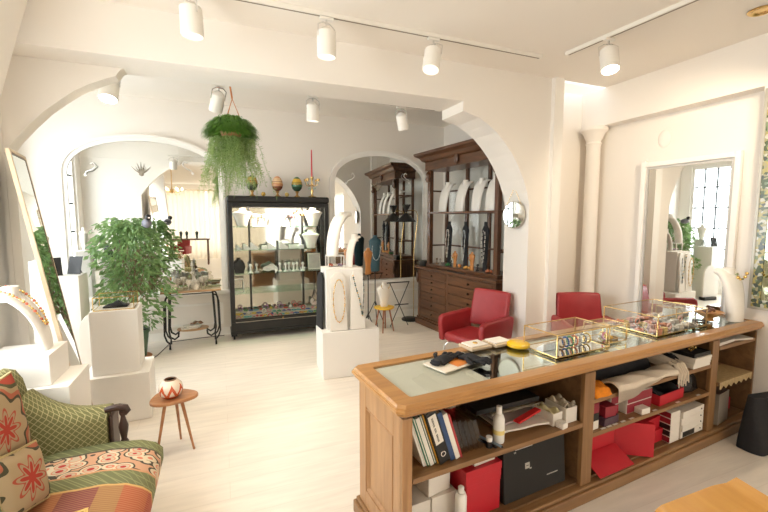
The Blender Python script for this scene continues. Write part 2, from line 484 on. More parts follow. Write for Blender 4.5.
# ------------------------------------------------------------------ the room
ZC = 3.25
struct(MB().b2(-3.2, 4.6, -6.7, 6.65, -.1, 0), 'floor', floor_mat())
struct(MB().b2(-3.2, 4.6, -6.7, 3.43, ZC, ZC + .1), 'ceiling', CEILM)
struct(MB().b2(-2.6, 4.6, 3.83, 6.65, 3.4, 3.5), 'ceiling_back', CEILM)
struct(MB().b2(-2.6, 4.0, 6.45, 6.6, 0, 3.4), 'wall_back', WALLM)
struct(MB().b2(3.8, 3.95, 3.9, 6.45, 0, 3.4), 'wall_back_right', WALLM)
# left wall of the back room, a tall barred shop window in it
wl = MB()
wl.b2(-2.5, -2.35, 3.83, 4.1, 0, 3.4); wl.b2(-2.5, -2.35, 6.2, 6.45, 0, 3.4)
wl.b2(-2.5, -2.35, 4.1, 6.2, 0, .55); wl.b2(-2.5, -2.35, 4.1, 6.2, 3.0, 3.4)
struct(wl, 'wall_left_back', WALLM)
# left wall of the front room with its window
wl = MB()
wl.b2(-1.5, -1.35, .55, 1.1, 0, ZC); wl.b2(-1.5, -1.35, 3.1, 3.429, 0, ZC); wl.b2(-1.5, -1.40, 3.43, 3.689, 0, 2.894)
wl.b2(-1.5, -1.35, 1.1, 3.1, 0, .95); wl.b2(-1.5, -1.35, 1.1, 3.1, 2.75, ZC)
struct(wl, 'wall_left', WALLM)
struct(MB().b2(-3.2, -3.05, -6.6, .55, 0, ZC), 'wall_left_front', WALLM)
struct(MB().b2(-3.05, -1.5, .55, .7, 0, ZC), 'wall_left_return', WALLM)
# front wall with a wide unseen window, added for light behind the camera
wl = MB()
wl.b2(-3.2, -2.6, -6.7, -6.55, 0, ZC); wl.b2(3.9, 4.6, -6.7, -6.55, 0, ZC)
wl.b2(-2.6, 3.9, -6.7, -6.55, 0, .3); wl.b2(-2.6, 3.9, -6.7, -6.55, 3.0, ZC)
struct(wl, 'wall_front', WALLM)
# right wall: upper beam, shallow recess, and the part nearer than the recess (with an unseen window added to light the counter)
struct(MB().b2(4.15, 4.45, -6.55, 3.75, 2.83, ZC), 'wall_right_beam', WALLM)
struct(MB().b2(4.3, 4.45, 1.95, 3.75, 0, 2.83), 'wall_right_recess', WALLM)
wl = MB()
wl.b2(4.15, 4.45, -1.2, 1.95, 0, 2.83); wl.b2(4.15, 4.45, -6.55, -5.2, 0, 2.83)
wl.b2(4.15, 4.45, -5.2, -1.2, 0, .5); wl.b2(4.15, 4.45, -5.2, -1.2, 2.7, 2.83)
struct(wl, 'wall_right', WALLM)
struct(MB().b2(3.47, 4.45, 3.75, 3.9, 0, ZC), 'wall_niche', WALLM)

def arch(cx, cz, rx, rz, a0, a1, n):
    return [(cx + rx * math.cos(R(a0 + (a1 - a0) * i / n)), cz + rz * math.sin(R(a0 + (a1 - a0) * i / n))) for i in range(n + 1)]
# the beam between the two rooms, with its bracket arches and right pier, one plaster piece
left_arc = [(-1.30, 0), (-1.30, 2.18), (-1.235, 2.28), (-1.15, 2.385), (-1.07, 2.475), (-.98, 2.555), (-.89, 2.63), (-.80, 2.685), (-.71, 2.73), (-.65, 2.755), (-.62, 2.80), (-.60, 2.895)]
right_arc = [(2.235, 2.80), (2.42, 2.755), (2.53, 2.70), (2.64, 2.63), (2.74, 2.54), (2.84, 2.43), (2.93, 2.30), (3.0, 2.17), (3.06, 2.03), (3.09, 1.9), (3.09, 0)]
def strip(m, pts, y0, y1, ztop):
    m.rings([[(x, y0, z), (x, y0, ztop), (x, y1, ztop), (x, y1, z)] for x, z in pts])
pm = MB()
la = [(x * 1.076, 1.75 + (z - 1.75) * 1.076) for x, z in left_arc[1:-1]] + [(-.645, 2.894)]
pm.b2(-2.6, la[0][0], 3.69, 3.83, 0, 2.894)
strip(pm, la, 3.69, 3.83, 2.8945)
pm.b2(-2.6, 2.235, 3.43, 3.83, 2.895, 3.4)
strip(pm, right_arc[:-1], 3.43, 3.83, 3.4)
pm.b2(3.09, 3.36, 3.43, 3.83, 0, 3.4)
struct(pm, 'wall_arches', WALLM)
struct(MB().b2(3.345, 3.47, 3.38, 3.9, 0, ZC), 'trim_pilaster', TRIMM)
# slanting plaster rib on the left wall, close to the camera
struct(MB().prism([(2.30, 1.50), (2.79, 2.23), (3.12, 2.745), (3.425, 3.21), (3.425, 3.249), (3.17, 3.249), (2.79, 2.60), (2.30, 1.80)], 'x', -1.349, -1.1), 'trim_rib', WALLM)
# round half column with a capital under the end of the right beam
cm = MB()
cm.lathe([(.1, 0), (.1, .1), (.083, .13), (.078, 2.62), (.09, 2.64), (.078, 2.66), (.085, 2.68), (.12, 2.76), (.15, 2.79), (.15, 2.828)], (4.17, 3.58, 0), 28)
struct(cm, 'trim_column', WALLM, smooth=35)
struct(MB().b2(-1.30, 3.8, 6.42, 6.449, 0, .11), 'baseboard_back', TRIMM)
struct(MB().b2(3.09, 3.34, 3.405, 3.429, 0, .1), 'baseboard_pier', TRIMM)
# panel mouldings under the two arched mirrors
def panel(x0, x1, z0, z1, y):
    m = MB()
    m.b2(x0, x1, y - .02, y, z0, z0 + .03); m.b2(x0, x1, y - .02, y, z1 - .03, z1)
    m.b2(x0, x0 + .03, y - .02, y, z0 + .03, z1 - .03); m.b2(x1 - .03, x1, y - .02, y, z0 + .03, z1 - .03)
    return m
struct(panel(-1.85, 0.0, .17, .5, 6.449), 'trim_1', TRIMM)
struct(panel(1.72, 3.4, .17, .5, 6.449), 'trim_2', TRIMM)

# windows: frame, bars, pane
def window(n, x, y0, y1, z0, z1, nb, nh, axis='x'):
    f = MB(); t = .05
    def B(a0, a1, c0, c1, th=.06):
        if axis == 'x': f.b2(x - th / 2, x + th / 2, a0, a1, c0, c1)
        else: f.b2(a0, a1, x - th / 2, x + th / 2, c0, c1)
    B(y0, y0 + t, z0, z1); B(y1 - t, y1, z0, z1); B(y0 + t, y1 - t, z0, z0 + t); B(y0 + t, y1 - t, z1 - t, z1)
    fr = struct(f, 'window_%d' % n, TRIMM)
    f = MB()
    for i in range(1, nb):
        a = y0 + (y1 - y0) * i / nb; B(a - .016, a + .016, z0 + t, z1 - t, .03)
    for i in range(1, nh):
        c = z0 + (z1 - z0) * i / nh; B(y0 + t, y1 - t, c - .016, c + .016, .026)
    f.out('window_bar', mat('grey_iron_bars', (.10, .11, .12), .5), fr)
    f = MB()
    if axis == 'x': f.b2(x - .055, x - .049, y0 + t, y1 - t, z0 + t, z1 - t)
    else: f.b2(y0 + t, y1 - t, x - .055, x - .049, z0 + t, z1 - t)
    f.out('window_pane', GL, fr)
window(1, -2.42, 4.1, 6.2, .55, 3.0, 8, 5)
window(2, -1.43, 1.1, 3.1, .95, 2.75, 2, 1)
window(3, -6.62, -2.6, 3.9, .3, 3.0, 5, 2, 'y')
window(4, 4.3, -5.2, -1.2, .5, 2.7, 4, 1)
portal('daylight_barred_window', (-2.56, 5.15, 1.78), (0, R(-90), 0), 2.3, 2.0, P1, (.88, .95, 1.0))
portal('daylight_left_window', (-1.56, 2.1, 1.85), (0, R(-90), 0), 1.7, 1.9, P2, (.92, .97, 1.0))
portal('added_front_window_light', (.65, -6.8, 1.65), (R(90), 0, 0), 6.3, 2.6, P3, (1, .96, .88))  # lamp outside the added front window, out of view
portal('added_right_window_light', (4.52, -3.2, 1.6), (0, R(90), 0), 2.1, 3.9, P4, (1, .95, .86))  # lamp outside the added right window, lights the counter's seller side

# cream curtains along the front wall, seen in the arched mirror
def curtain(x0, x1, y, z0, z1, n, ph):
    k = int((x1 - x0) / .02)
    def f(u, v):
        x = x0 + (x1 - x0) * u
        return (x, y + .05 * math.sin(x * n + ph) * (1 - .35 * v) + .02 * math.sin(x * n * 2.3 + v * 2), z0 + (z1 - z0) * v)
    m = MB().sheet(f, k, 6)
    return m
CURT = curtain_mat()
one(curtain(-2.9, -.55, -6.2, .02, 2.95, 30, 0), 'curtain', CURT, 'gathered cream curtain, left half, seen only in the big arched mirror', 'curtain', group='cream curtains', smooth=0)
one(curtain(-.5, 1.9, -6.2, .02, 2.95, 30, 1), 'curtain', CURT, 'gathered cream curtain, right half, seen only in the big arched mirror', 'curtain', group='cream curtains', smooth=0)
cr_ = thing('curtain_rail', 'thin brass rail carrying the gathered cream curtains', 'curtain rail', (-.5, -6.2, 2.98))
MB().cyl((-2.5, 0, 0), (2.45, 0, 0), .012).out('rod', BRASS, cr_, smooth=40)
for x in (-2.45, 0, 2.4): MB().b2(x - .01, x + .01, -.34, 0, -.012, .012).out('bracket', BRASS, cr_)

# ------------------------------------------------------------------ track lights
LENS = emit('lit_lamp_face', (1, .86, .66), 14); DIM = emit('dim_lamp_face', (1, .84, .64), 1.2)
SPOTM = mat('white_lamp_housing', (.84, .80, .73), .4, var=.01)
def track(name, label, p0, p1, g):
    p0 = Vector(p0); p1 = Vector(p1); d = p1 - p0; L = d.length
    m = MB().b2(0, L, -.018, .018, -.032, -.001)
    o = thing(name, label, 'light track', p0, math.atan2(d.y, d.x), g)
    m.out('channel', SPOTM, o)
    MB().b2(.02, L - .02, -.006, .006, -.0345, -.0325).out('conductor_slot', mat('track_slot_grey', (.25, .2, .15), .6), o)
    for x in (-.004, L - .006): MB().b2(x, x + .01, -.02, .02, -.035, -.001).out('end_cap', SPOTM, o)
track('ceiling_track', 'long white light track across the front room ceiling', (-.9, 3.0, ZC), (2.78, 3.0, ZC), 'ceiling light tracks')
track('ceiling_track', 'white light track running toward the camera above the right mirror', (2.95, 2.86, ZC), (3.12, .62, ZC), 'ceiling light tracks')
track('ceiling_track', 'white light track on the ceiling of the back room behind the beam', (-.9, 4.02, 3.0), (2.3, 4.08, 3.0), 'ceiling light tracks')
# hangers that carry the back track
for i, x in enumerate((-.7, .6, 2.1)):
    one(MB().cyl((0, 0, 0), (0, 0, .399), .008, n=8), 'track_hanger', SPOTM, ['thin white rod holding the back light track, by the left arch', 'thin white rod holding the back light track, at its middle', 'thin white rod holding the back light track, near the wooden dresser'][i], 'hanger', (x, 4.03, 3.0005), group='track hangers')

def spot(loc, aim, label, power, size=.07, h=.175, drop=.10, wide=62, bright=False):
    """cylinder spot hanging from its track at loc, pointing at aim"""
    o = thing('track_spotlight', label, 'spotlight', loc, 0, 'white cylinder spotlights')
    MB().b2(-.05, .05, -.016, .016, -.055, -.036).out('track_adapter', SPOTM, o)
    MB().cyl((0, 0, -.055), (0, 0, -drop), .008, n=8).out('stem', CHROME, o)
    d = (Vector(aim) - (Vector(loc) + Vector((0, 0, -drop - .02)))).normalized()
    q = d.to_track_quat('-Z', 'Y').to_matrix().to_4x4()
    M = Matrix.Translation((0, 0, -drop - .02)) @ q
    b = MB().lathe([(size * .35, .035), (size * .5, .03), (size, .0), (size, -h + .01), (size * .97, -h), (size * .9, -h), (size * .9, -h + .02)], n=24)
    M2 = M @ Matrix.Translation((0, 0, -.02))
    b.move(M2).out('lamp_housing', SPOTM, o, smooth=35)
    MB().lathe([(.001, -h + .012), (size * .88, -h + .012), (size * .88, -h + .008), (.001, -h + .008)], n=24).move(M2).out('lamp_lens', LENS if bright else DIM, o)
    y = MB()
    for s_ in (-1, 1): y.tube([(s_ * (size + .004), 0, -.06), (s_ * (size + .004), 0, .02), (s_ * .03, 0, .045), (0, 0, .045)], .005, 6)
    y.move(M).out('yoke', CHROME, o)
    l = bpy.data.lights.new('spot_lamp', 'SPOT'); l.energy = power; l.color = (1, .83, .62); l.spot_size = R(wide); l.spot_blend = .6; l.shadow_soft_size = .06
    lo = bpy.data.objects.new('spot_lamp', l); COL.objects.link(lo); lo.parent = o
    lo.matrix_local = M2 @ Matrix.Translation((0, 0, -h - .01))
    return o
zt = ZC - .0
spot((-.13, 3.0, zt), (-.05, 3.05, 0), 'white cylinder spotlight at the top edge, leftmost on the front track', SP)
spot((.77, 3.0, zt), (.75, 3.05, 0), 'white cylinder spotlight hanging straight down above the black display cabinet', SP)
spot((1.66, 3.0, zt), (1.2, 2.6, 1.3), 'white cylinder spotlight on the front track tilted down toward the left', SP)
spot((2.98, 2.46, zt), (2.5, 1.6, 0), 'white lit spotlight on the right-hand track above the round column', SP, bright=True)
spot((-.80, 4.02, 3.0), (-.9, 3.4, 1.2), 'glowing white spotlight under the left arch', SP, .07, .16, .09, bright=True)
spot((.03, 4.04, 3.0), (-.4, 5.0, 1.0), 'white spotlight half hidden behind the hanging fern', SP, .06, .15, .09)
spot((.89, 4.05, 3.0), (.9, 4.3, 0), 'small white spotlight on the back track above the painted eggs', SP, .06, .15, .09)
spot((1.86, 4.07, 3.0), (2.6, 4.6, .6), 'small white spotlight on the back track beside the wooden dresser', SP, .06, .15, .09)
spot((3.08, 1.15, zt), (4.3, 2.9, 1.7), 'added unseen spotlight nearer the camera on the right-hand track, aimed at the recess mirror', SP * 1.5, wide=80)  # added out of view to warm the right wall
spot((3.11, .75, zt), (3.9, 3.5, 2.0), 'nearest added spotlight on the right-hand track, out of the picture, aimed at the pier', SP * 1.4, wide=70)  # second unseen spot added to brighten the right side
# recessed downlight
o = thing('recessed_downlight', 'round recessed downlight in the ceiling at the top right corner', 'downlight', (3.66, 1.78, ZC))
MB().lathe([(.045, -.001), (.075, -.001), (.08, -.008), (.07, -.016), (.055, -.012), (.045, -.004)], n=28).out('trim_ring', BRASS, o, smooth=30)
MB().lathe([(.001, -.004), (.044, -.003), (.044, -.002), (.001, -.002)], n=20).out('lamp_face', emit('downlight_glow', (1, .7, .4), 1.5), o)
S.view_settings.exposure = EXPO
# ------------------------------------------------------------------ arched wall mirrors
def arch_mirror(label, x0, x1, zs, za, zb, n=28):
    """arched mirror on the back wall: x0..x1, sill zb, springing zs, apex za"""
    cx = (x0 + x1) / 2; w = (x1 - x0) / 2; h = za - zs
    o = thing('arched_wall_mirror', label, 'mirror', (cx, 6.447, 0))
    def outline(g):
        a = [(-w - g, zb - g * .0)]
        for i in range(n + 1):
            t = math.pi - math.pi * i / n
            a.append(((w + g) * math.cos(t), zs + (h + g) * (abs(math.sin(t)) ** .8)))
        a.append((w + g, zb))
        return a
    inn, mid, outl = outline(-.05), outline(.0), outline(.035)
    MB().prism(outline(-.03), 'y', -.016, -.004).out('mirror_glass', MIR, o)
    def frame(a, b, y0, y1):
        m = MB(); rings = []
        for p, q in zip(a, b):
            rings.append([(p[0], y0, p[1]), (q[0], y0, q[1]), (q[0], y1, q[1]), (p[0], y1, p[1])])
        m.rings(rings); return m
    frame(inn, mid, -.035, -.003).out('inner_moulding', TRIMM, o, smooth=40)
    frame(mid, outl, -.055, -.003).out('outer_moulding', TRIMM, o, smooth=40)
    MB().b2(-w - .06, w + .06, -.075, -.001, zb - .06, zb - .001).out('sill', TRIMM, o, bevel=.008)
    return o
arch_mirror('big arched white-framed mirror behind the bushy green plant', -1.87, .045, 2.3, 2.86, .70)
arch_mirror('arched white-framed mirror behind the floor lamp, between glass cabinet and dresser', 1.70, 3.42, 2.3, 2.86, .70)
PEWT = mat('old_pewter', (.36, .31, .24), .4, .5, var=.15)
def crown(x, z, label):
    o = thing('spiked_crown_ornament', label, 'wall ornament', (x, 6.429, z), 0, 'spiked mirror ornaments')
    m = MB()
    for i in range(7):
        a = R(-48 + 16 * i); L = .12 + .04 * (i % 2 == 0) + .05 * (i == 3)
        m.tube([(0, -.006, 0), (math.sin(a) * L * .5, -.03, math.cos(a) * L * .45), (math.sin(a) * L, -.03, math.cos(a) * L)], [.007, .006, .001], 6)
    m.out('spikes', PEWT, o, smooth=60)
    MB().ball((0, -.012, 0), (.03, .011, .022)).out('boss', PEWT, o, smooth=60)
crown(-.98, 2.36, 'small spiked pewter crown ornament on the big arched mirror')
crown(2.51, 2.25, 'small spiked pewter crown ornament on the mirror behind the floor lamp')
def hook(x, z, label, s):
    o = thing('curled_wall_hook', label, 'hook', (x, 6.4305, z), 0, 'curled white hooks')
    MB().tube([(0, -.004, -.06), (s * .02, -.04, -.02), (s * .08, -.05, .0), (s * .13, -.05, .05), (s * .10, -.05, .10), (s * .07, -.05, .08)], [.006, .007, .007, .006, .006, .007], 8).out('curl', WHITE, o, smooth=60)
    MB().lathe([(.02, 0), (.018, .008), (.001, .01)], n=14).move(Matrix.Rotation(R(90), 4, 'X') @ Matrix.Translation((0, -.06, -.006))).out('rosette', WHITE, o, smooth=40)
hook(-1.62, 2.39, 'curled white hook on the upper left of the big arched mirror', 1)
hook(-.34, 2.46, 'curled white hook on the upper right of the big arched mirror', -1)
hook(1.95, 2.40, 'curled white hook on the upper left of the mirror behind the lamp', 1)
hook(3.10, 2.44, 'curled white hook on the upper right of the mirror behind the lamp', -1)

# mirror in the right-hand recess
o = thing('framed_wall_mirror', 'large rectangular white-framed mirror in the recess of the right wall', 'mirror', (4.297, 2.575, 0), R(.8))
y0, y1, z0, z1 = -.40, .40, .45, 2.30
MB().b2(-.024, -.014, y0, y1, z0, z1).out('mirror_glass', MIR, o)
f = MB()
f.b2(-.05, -.012, y0 - .05, y0, z0 - .07, z1 + .05); f.b2(-.05, -.012, y1, y1 + .05, z0 - .07, z1 + .07)
f.b2(-.05, -.012, y0, y1, z1, z1 + .05); f.b2(-.05, -.012, y0, y1, z0 - .07, z0)
f.out('frame', TRIMM, o, bevel=.006)
f = MB()
f.b2(-.034, -.024, y0, y0 + .025, z0, z1); f.b2(-.034, -.024, y1 - .025, y1, z0, z1); f.b2(-.034, -.024, y0 + .025, y1 - .025, z1 - .025, z1)
f.out('inner_rebate', mat('pale_grey_rebate', (.55, .53, .50), .4), o)

# small oval plaster on the wall above it
one(MB().lathe([(.001, .012), (.06, .01), (.085, .003), (.09, 0), (.001, 0)], n=28, sx=.75).move(Matrix.Rotation(R(-90), 4, 'Y') @ Matrix.Rotation(R(90), 4, 'Z')), 'wall_mounted_medallion', WALLM, 'faint oval plaster relief on the wall above the recess mirror', 'relief', (4.298, 2.83, 2.58), smooth=40)

# round mirror hanging on the pier
o = thing('round_hanging_mirror', 'small round mirror hanging on a chain from the white pier', 'mirror', (3.052, 3.62, 1.795), R(10))
MB().cyl((-.012, 0, 0), (-.004, 0, 0), .145, n=40).out('mirror_glass', MIR, o, smooth=40)
MB().ring((-.009, 0, 0), .148, .006, 40, 'x').out('rim', mat('pale_metal', (.75, .72, .62), .3, .7), o, smooth=60)
ch = MB()
for s_ in (-1, 1):
    for k in range(9):
        t0 = k / 9; t1 = (k + .7) / 9
        p = lambda t: (-.008, s_ * .1 * (1 - t), .108 + .2 * t)
        ch.cyl(p(t0), p(t1), .0035, n=6)
ch.out('chain', BRASS, o)
MB().cyl((-.014, 0, .31), (-.001, 0, .31), .008, n=10).out('nail', BRASS, o)

# tall narrow mirror leaning against the left jamb
o = thing('leaning_mirror', 'tall narrow mirror with pale gilt frame leaning at the far left', 'mirror', (-.90, 3.34, 0.003), R(9))
lean = math.atan2(.33, 2.2)
Mx = Matrix.Rotation(-lean, 4, 'Y')
hh, ww = 2.22, .42
MB().b2(-.006, .002, .02, ww - .014, .03, hh - .03).move(Mx).out('mirror_glass', MIR, o)
f = MB()
f.b2(-.02, .006, 0, .021, 0, hh); f.b2(-.02, .006, ww - .015, ww, 0, hh)
f.b2(-.02, .006, .021, ww - .015, 0, .03); f.b2(-.02, .006, .021, ww - .015, hh - .02, hh)
f.move(Mx).out('frame', mat('pale_gilt_frame', (.66, .52, .36), .4, .15, var=.25, scale=9), o, bevel=.004)
f = MB(); f.b2(.0025, .004, .0215, .026, .03, hh - .03); f.b2(.0025, .004, ww - .021, ww - .0155, .03, hh - .03); f.b2(.0025, .004, .026, ww - .021, hh - .034, hh - .03)
f.move(Mx).out('dark_fillet', mat('dark_fillet', (.10, .05, .03), .5), o)

# ------------------------------------------------------------------ glass cabinet on the back wall
CABX, CABY = .10, 6.05
cab = thing('display_cabinet', 'tall black-framed glass display cabinet full of jewellery', 'cabinet', (CABX, CABY, 0))
CW, CD, CH = 1.45, .34, 2.08
pt = .06
for x in (0, CW - pt):
    for y in (0, CD - pt): MB().b2(x, x + pt, y, y + pt, .2455, 1.984).out('corner_post', BLACK, cab, bevel=.006)
MB().b2(-.01, CW + .01, -.012, CD, 1.985, CH).out('cornice', BLACK, cab, bevel=.03, seg=4)
for z0_, z1_ in ((1.92, 1.984), (.2625, .30)): MB().b2(pt, CW - pt, 0, .05, z0_, z1_).out('door_rail', BLACK, cab, bevel=.005)
m = MB(); m.b2(0, CW, -.005, CD, .12, .245); m.b2(-.012, CW + .012, -.02, CD, .09, .13)
m.out('plinth', BLACK, cab, bevel=.008)
MB().b2(pt, CW - pt, .02, CD - .02, .2465, .262).out('cabinet_floor', mat('pale_felt', (.62, .56, .46), .9), cab)
for x in (.035, CW - .035):
    for y in (.04, CD - .04):
        lg = MB().b2(x - .04, x + .04, y - .04, y + .04, .055, .0895).out('foot', BLACK, cab, bevel=.006)
        c = MB().cyl((x - .012, y, .027), (x + .012, y, .027), .026, n=16).out('caster', BLACK, lg, smooth=40)
MB().b2(pt, CW - pt, .012, .018, .30, 1.92).out('glass_door', GL, cab)
for x in (.02, CW - .026): MB().b2(x, x + .006, pt, CD - pt, .25, 1.98).out('side_glass', GL, cab)
MB().b2(.02, CW - .02, CD - .016, CD - .008, .25, 1.98).out('mirror_back', mirror_mat('old_mirror_back', (.50, .475, .42), .05), cab)
CSH = (.67, .955, 1.30, 1.64)
for z in CSH:
    MB().b2(.03, CW - .03, .045, CD - .03, z - .011, z).out('glass_shelf', GLG, cab)
for x in (.30, 1.10):
    MB().b2(x - .014, x + .014, CD - .045, CD - .02, .262, 1.98).out('shelf_upright', BLACK, cab)
MB().b2(.2, CW - .2, .06, .09, 1.955, 1.983).out('added_strip_light', emit('added_strip_glow', (1, .88, .7), 9), cab)  # strip and its lamp are added to brighten the cabinet contents
l = bpy.data.lights.new('added_strip_lamp', 'AREA'); l.shape = 'RECTANGLE'; l.size = 1.0; l.size_y = .03; l.energy = 13; l.color = (1, .88, .7)
lo = bpy.data.objects.new('added_strip_lamp', l); COL.objects.link(lo); lo.parent = cab; lo.location = (.72, .1, 1.945)
MB().cyl((CW / 2, -.003, .275), (CW / 2, -.012, .275), .012, n=14).out('lock', BRASS, cab)

# ------------------------------------------------------------------ wooden dresser with open hutch
BRZ = R(-84.7)
BX = thing('dresser', 'tall carved dark wooden dresser with open hutch and many drawers', 'dresser', (3.05, 5.95, 0), BRZ)
BL, BD, BT = 1.85, .45, .975
m = MB(); m.b2(.03, BL, .0, BD, .1, BT - .04); m.out('carcass', DARKW, BX, bevel=.004)
m = MB(); m.b2(-.03, BL + .03, -.04, BD, .0, .10); m.b2(-.015, BL + .015, -.02, BD, .10, .135); m.out('plinth', DARKH, BX, bevel=.01)
m = MB(); m.b2(-.05, BL + .04, -.05, BD, BT - .04, BT); m.out('counter_slab', DARKH, BX, bevel=.012)
for x in (-.01, ):
    for dz in (.78,): MB().ball((x + .03, -.02, dz), (.03, .03, .09)).out('carved_scroll', DARKW, BX, smooth=60)
def drawer(x0, x1, z0, z1, k=1):
    d = MB().b2(x0, x1, -.018, -.0005, z0, z1).out('drawer', DARKH, BX, bevel=.006)
    for i in range(k):
        x = (x0 + x1) / 2 if k == 1 else x0 + (x1 - x0) * (.25 + .5 * i)
        MB().lathe([(.008, 0), (.007, .012), (.016, .018), (.014, .028), (.001, .03)], n=14).move(Matrix.Translation((x, -.018, (z0 + z1) / 2)) @ Matrix.Rotation(R(90), 4, 'X')).out('knob', mat('dark_iron', (.03, .025, .02), .4, .6), d, smooth=40)
zz = [.16, .31, .45, .58, .70, .80, .92]
for a, b in zip(zz, zz[1:]): drawer(.09, .79, a, b - .015)
zz = [.16, .34, .50, .65, .79, .92]
for a, b in zip(zz, zz[1:]): drawer(.86, 1.79, a, b - .015)
m = MB()
for x in (.045, .825, 1.82): m.b2(x - .03, x + .03, -.014, -.0005, .14, .93)
m.out('pilasters', DARKW, BX, bevel=.004)
# hutch
HZ = 2.52
for x in (.20, 1.74):
    m = MB(); m.b2(x - .035, x + .035, .06, .13, BT + .05, HZ); m.out('front_post', DARKW, BX, bevel=.006)
    MB().lathe([(.001, 0), (.035, .01), (.05, .05), (.03, .1), (.045, .13), (.02, .17), (.001, .18)], (x - .0, .05, HZ - .19), 14).out('carved_finial', DARKW, BX, smooth=50)
m = MB(); m.b2(.15, 1.80, .05, BD, BT + .0005, BT + .05); m.out('hutch_base', DARKH, BX, bevel=.006)
m = MB()
for x in (.20, .72, 1.22, 1.74): m.b2(x - .025, x + .025, BD - .05, BD - .005, BT + .05, HZ)
m.out('back_posts', DARKW, BX, bevel=.004)
m = MB()
for z in (1.32, 1.87 - .03, 2.2): m.b2(.2, 1.74, BD - .04, BD - .015, z - .012, z + .012)
m.out('back_rails', DARKH, BX)
for x in (.178, 1.728):
    m = MB()
    for z in (1.32, 2.2): m.b2(x, x + .025, .13, BD - .05, z - .012, z + .012)
    m.out('side_rails', DARKH, BX)
MB().b2(.2, 1.74, BD - .012, BD - .006, BT + .05, HZ).out('glass_back', glass('hutch_glass', (.95, .96, .95), .6), BX)
MB().b2(.16, 1.78, .055, BD - .05, 1.835, 1.86).out('hutch_shelf', DARKH, BX, bevel=.004)
m = MB(); m.b2(.13, 1.81, .03, BD, HZ, HZ + .13); m.out('frieze', DARKH, BX, bevel=.006)
m = MB()
prof = [(.04, HZ + .13), (-.0, HZ + .15), (-.03, HZ + .20), (-.09, HZ + .235), (-.10, HZ + .26), (-.10, HZ + .275)]
rings = []
for d, z in prof:
    e = .05 - d
    rings.append([(.13 - e, d, z), (1.81 + e, d, z), (1.81 + e, BD, z), (.13 - e, BD, z)])
m.rings(rings); m.out('cornice', DARKH, BX)
MB().ball((.97, .012, HZ + .10), (.05, .028, .085)).out('carved_cartouche', DARKW, BX, smooth=60)

# ------------------------------------------------------------------ floor lamp
o = thing('floor_lamp', 'slim brass floor lamp with black double-cone shade in front of the right mirror', 'floor lamp', (3.01, 6.16, 0.001))
MB().lathe([(.001, 0), (.15, 0), (.155, .02), (.14, .035), (.02, .05), (.001, .05)], n=32).out('base', BLACK, o, smooth=40)
pole = [(.06, .0, .035), (.06, 0, .5), (.06, 0, 1.2), (.12, 0, 1.7), (.13, 0, 1.80), (.10, 0, 1.88), (.03, 0, 1.90), (-.06, 0, 1.885), (-.075, 0, 1.875)]
MB().tube(pole, .007, 8).out('pole', BRASS, o, smooth=60)
sh = MB().lathe([(.014, 0), (.07, -.05), (.175, -.16), (.172, -.16), (.067, -.045), (.012, .0)], (-.09, 0, 1.86), 28).out('lamp_shade', BLACK, o, smooth=35)
MB().lathe([(.001, 0), (.018, .0), (.028, .03), (.075, .13), (.072, .13), (.001, .04)], (-.09, 0, 1.862), 24).out('upper_cone', BLACK, o, smooth=35)
MB().lathe([(.0135, -.012), (.016, 0), (.0135, .012)], (-.09, 0, 1.862), 16).out('collar', BRASS, o, smooth=40)

# ------------------------------------------------------------------ shop counter
CA = R(4.1); CO = Vector((.723, 1.58, 0))
def cw(u, v, z): return (CO.x + u * math.cos(CA) - v * math.sin(CA), CO.y + u * math.sin(CA) + v * math.cos(CA), z)
CL, CDp, CT = 3.425, .585, .90
ctr = thing('shop_counter', 'long honey-oak shop counter with glass top and open back shelves', 'counter', CO, CA)
def rim(x0, x1, y0, y1, miter):
    pass
# moulded top border
prof = [(0.02, CT - .062), (.004, CT - .055), (.004, CT - .046), (-.006, CT - .040), (-.010, CT - .034), (-.010, CT - .022), (-.004, CT - .018), (-.004, CT - .012), (.006, CT)]
m = MB(); rings = []
for d, z in prof:
    c = .03
    rings.append([(d + c, d, z), (CL, d, z), (CL, CDp - d, z), (d + c, CDp - d, z), (d, CDp - d - c, z), (d, d + c, z)])
inn = [(.105 + .0, .075), (CL - .02, .075), (CL - .02, CDp - .075), (.105, CDp - .075), (.095, CDp - .085), (.095, .085)]
for z in (CT, CT - .012): rings.append([(x, y, z) for x, y in inn])
for z in (CT - .03,): rings.append([(x, y, z) for x, y in inn])
m.rings(rings, cap=False)
m.out('top_border', OAKH, ctr)
MB().b2(.097, CL - .022, .077, CDp - .077, CT - .010, CT - .003).out('glass_top', glass('counter_glass', (.96, .98, .97), 1.0, .004), ctr)
MB().b2(.1, .60, .08, CDp - .08, CT - .03, CT - .012).out('cream_lining', mat('cream_lining', (.66, .61, .52), .7), ctr)
MB().b2(.602, CL - .03, .08, CDp - .08, CT - .03, CT - .012).out('mirror_lining', mirror_mat('counter_mirror', (.86, .86, .83), .01), ctr)
m = MB(); m.b2(.02, CL, .02, CDp - .02, CT - .068, CT - .032); m.out('top_carcass', OAKIN, ctr)
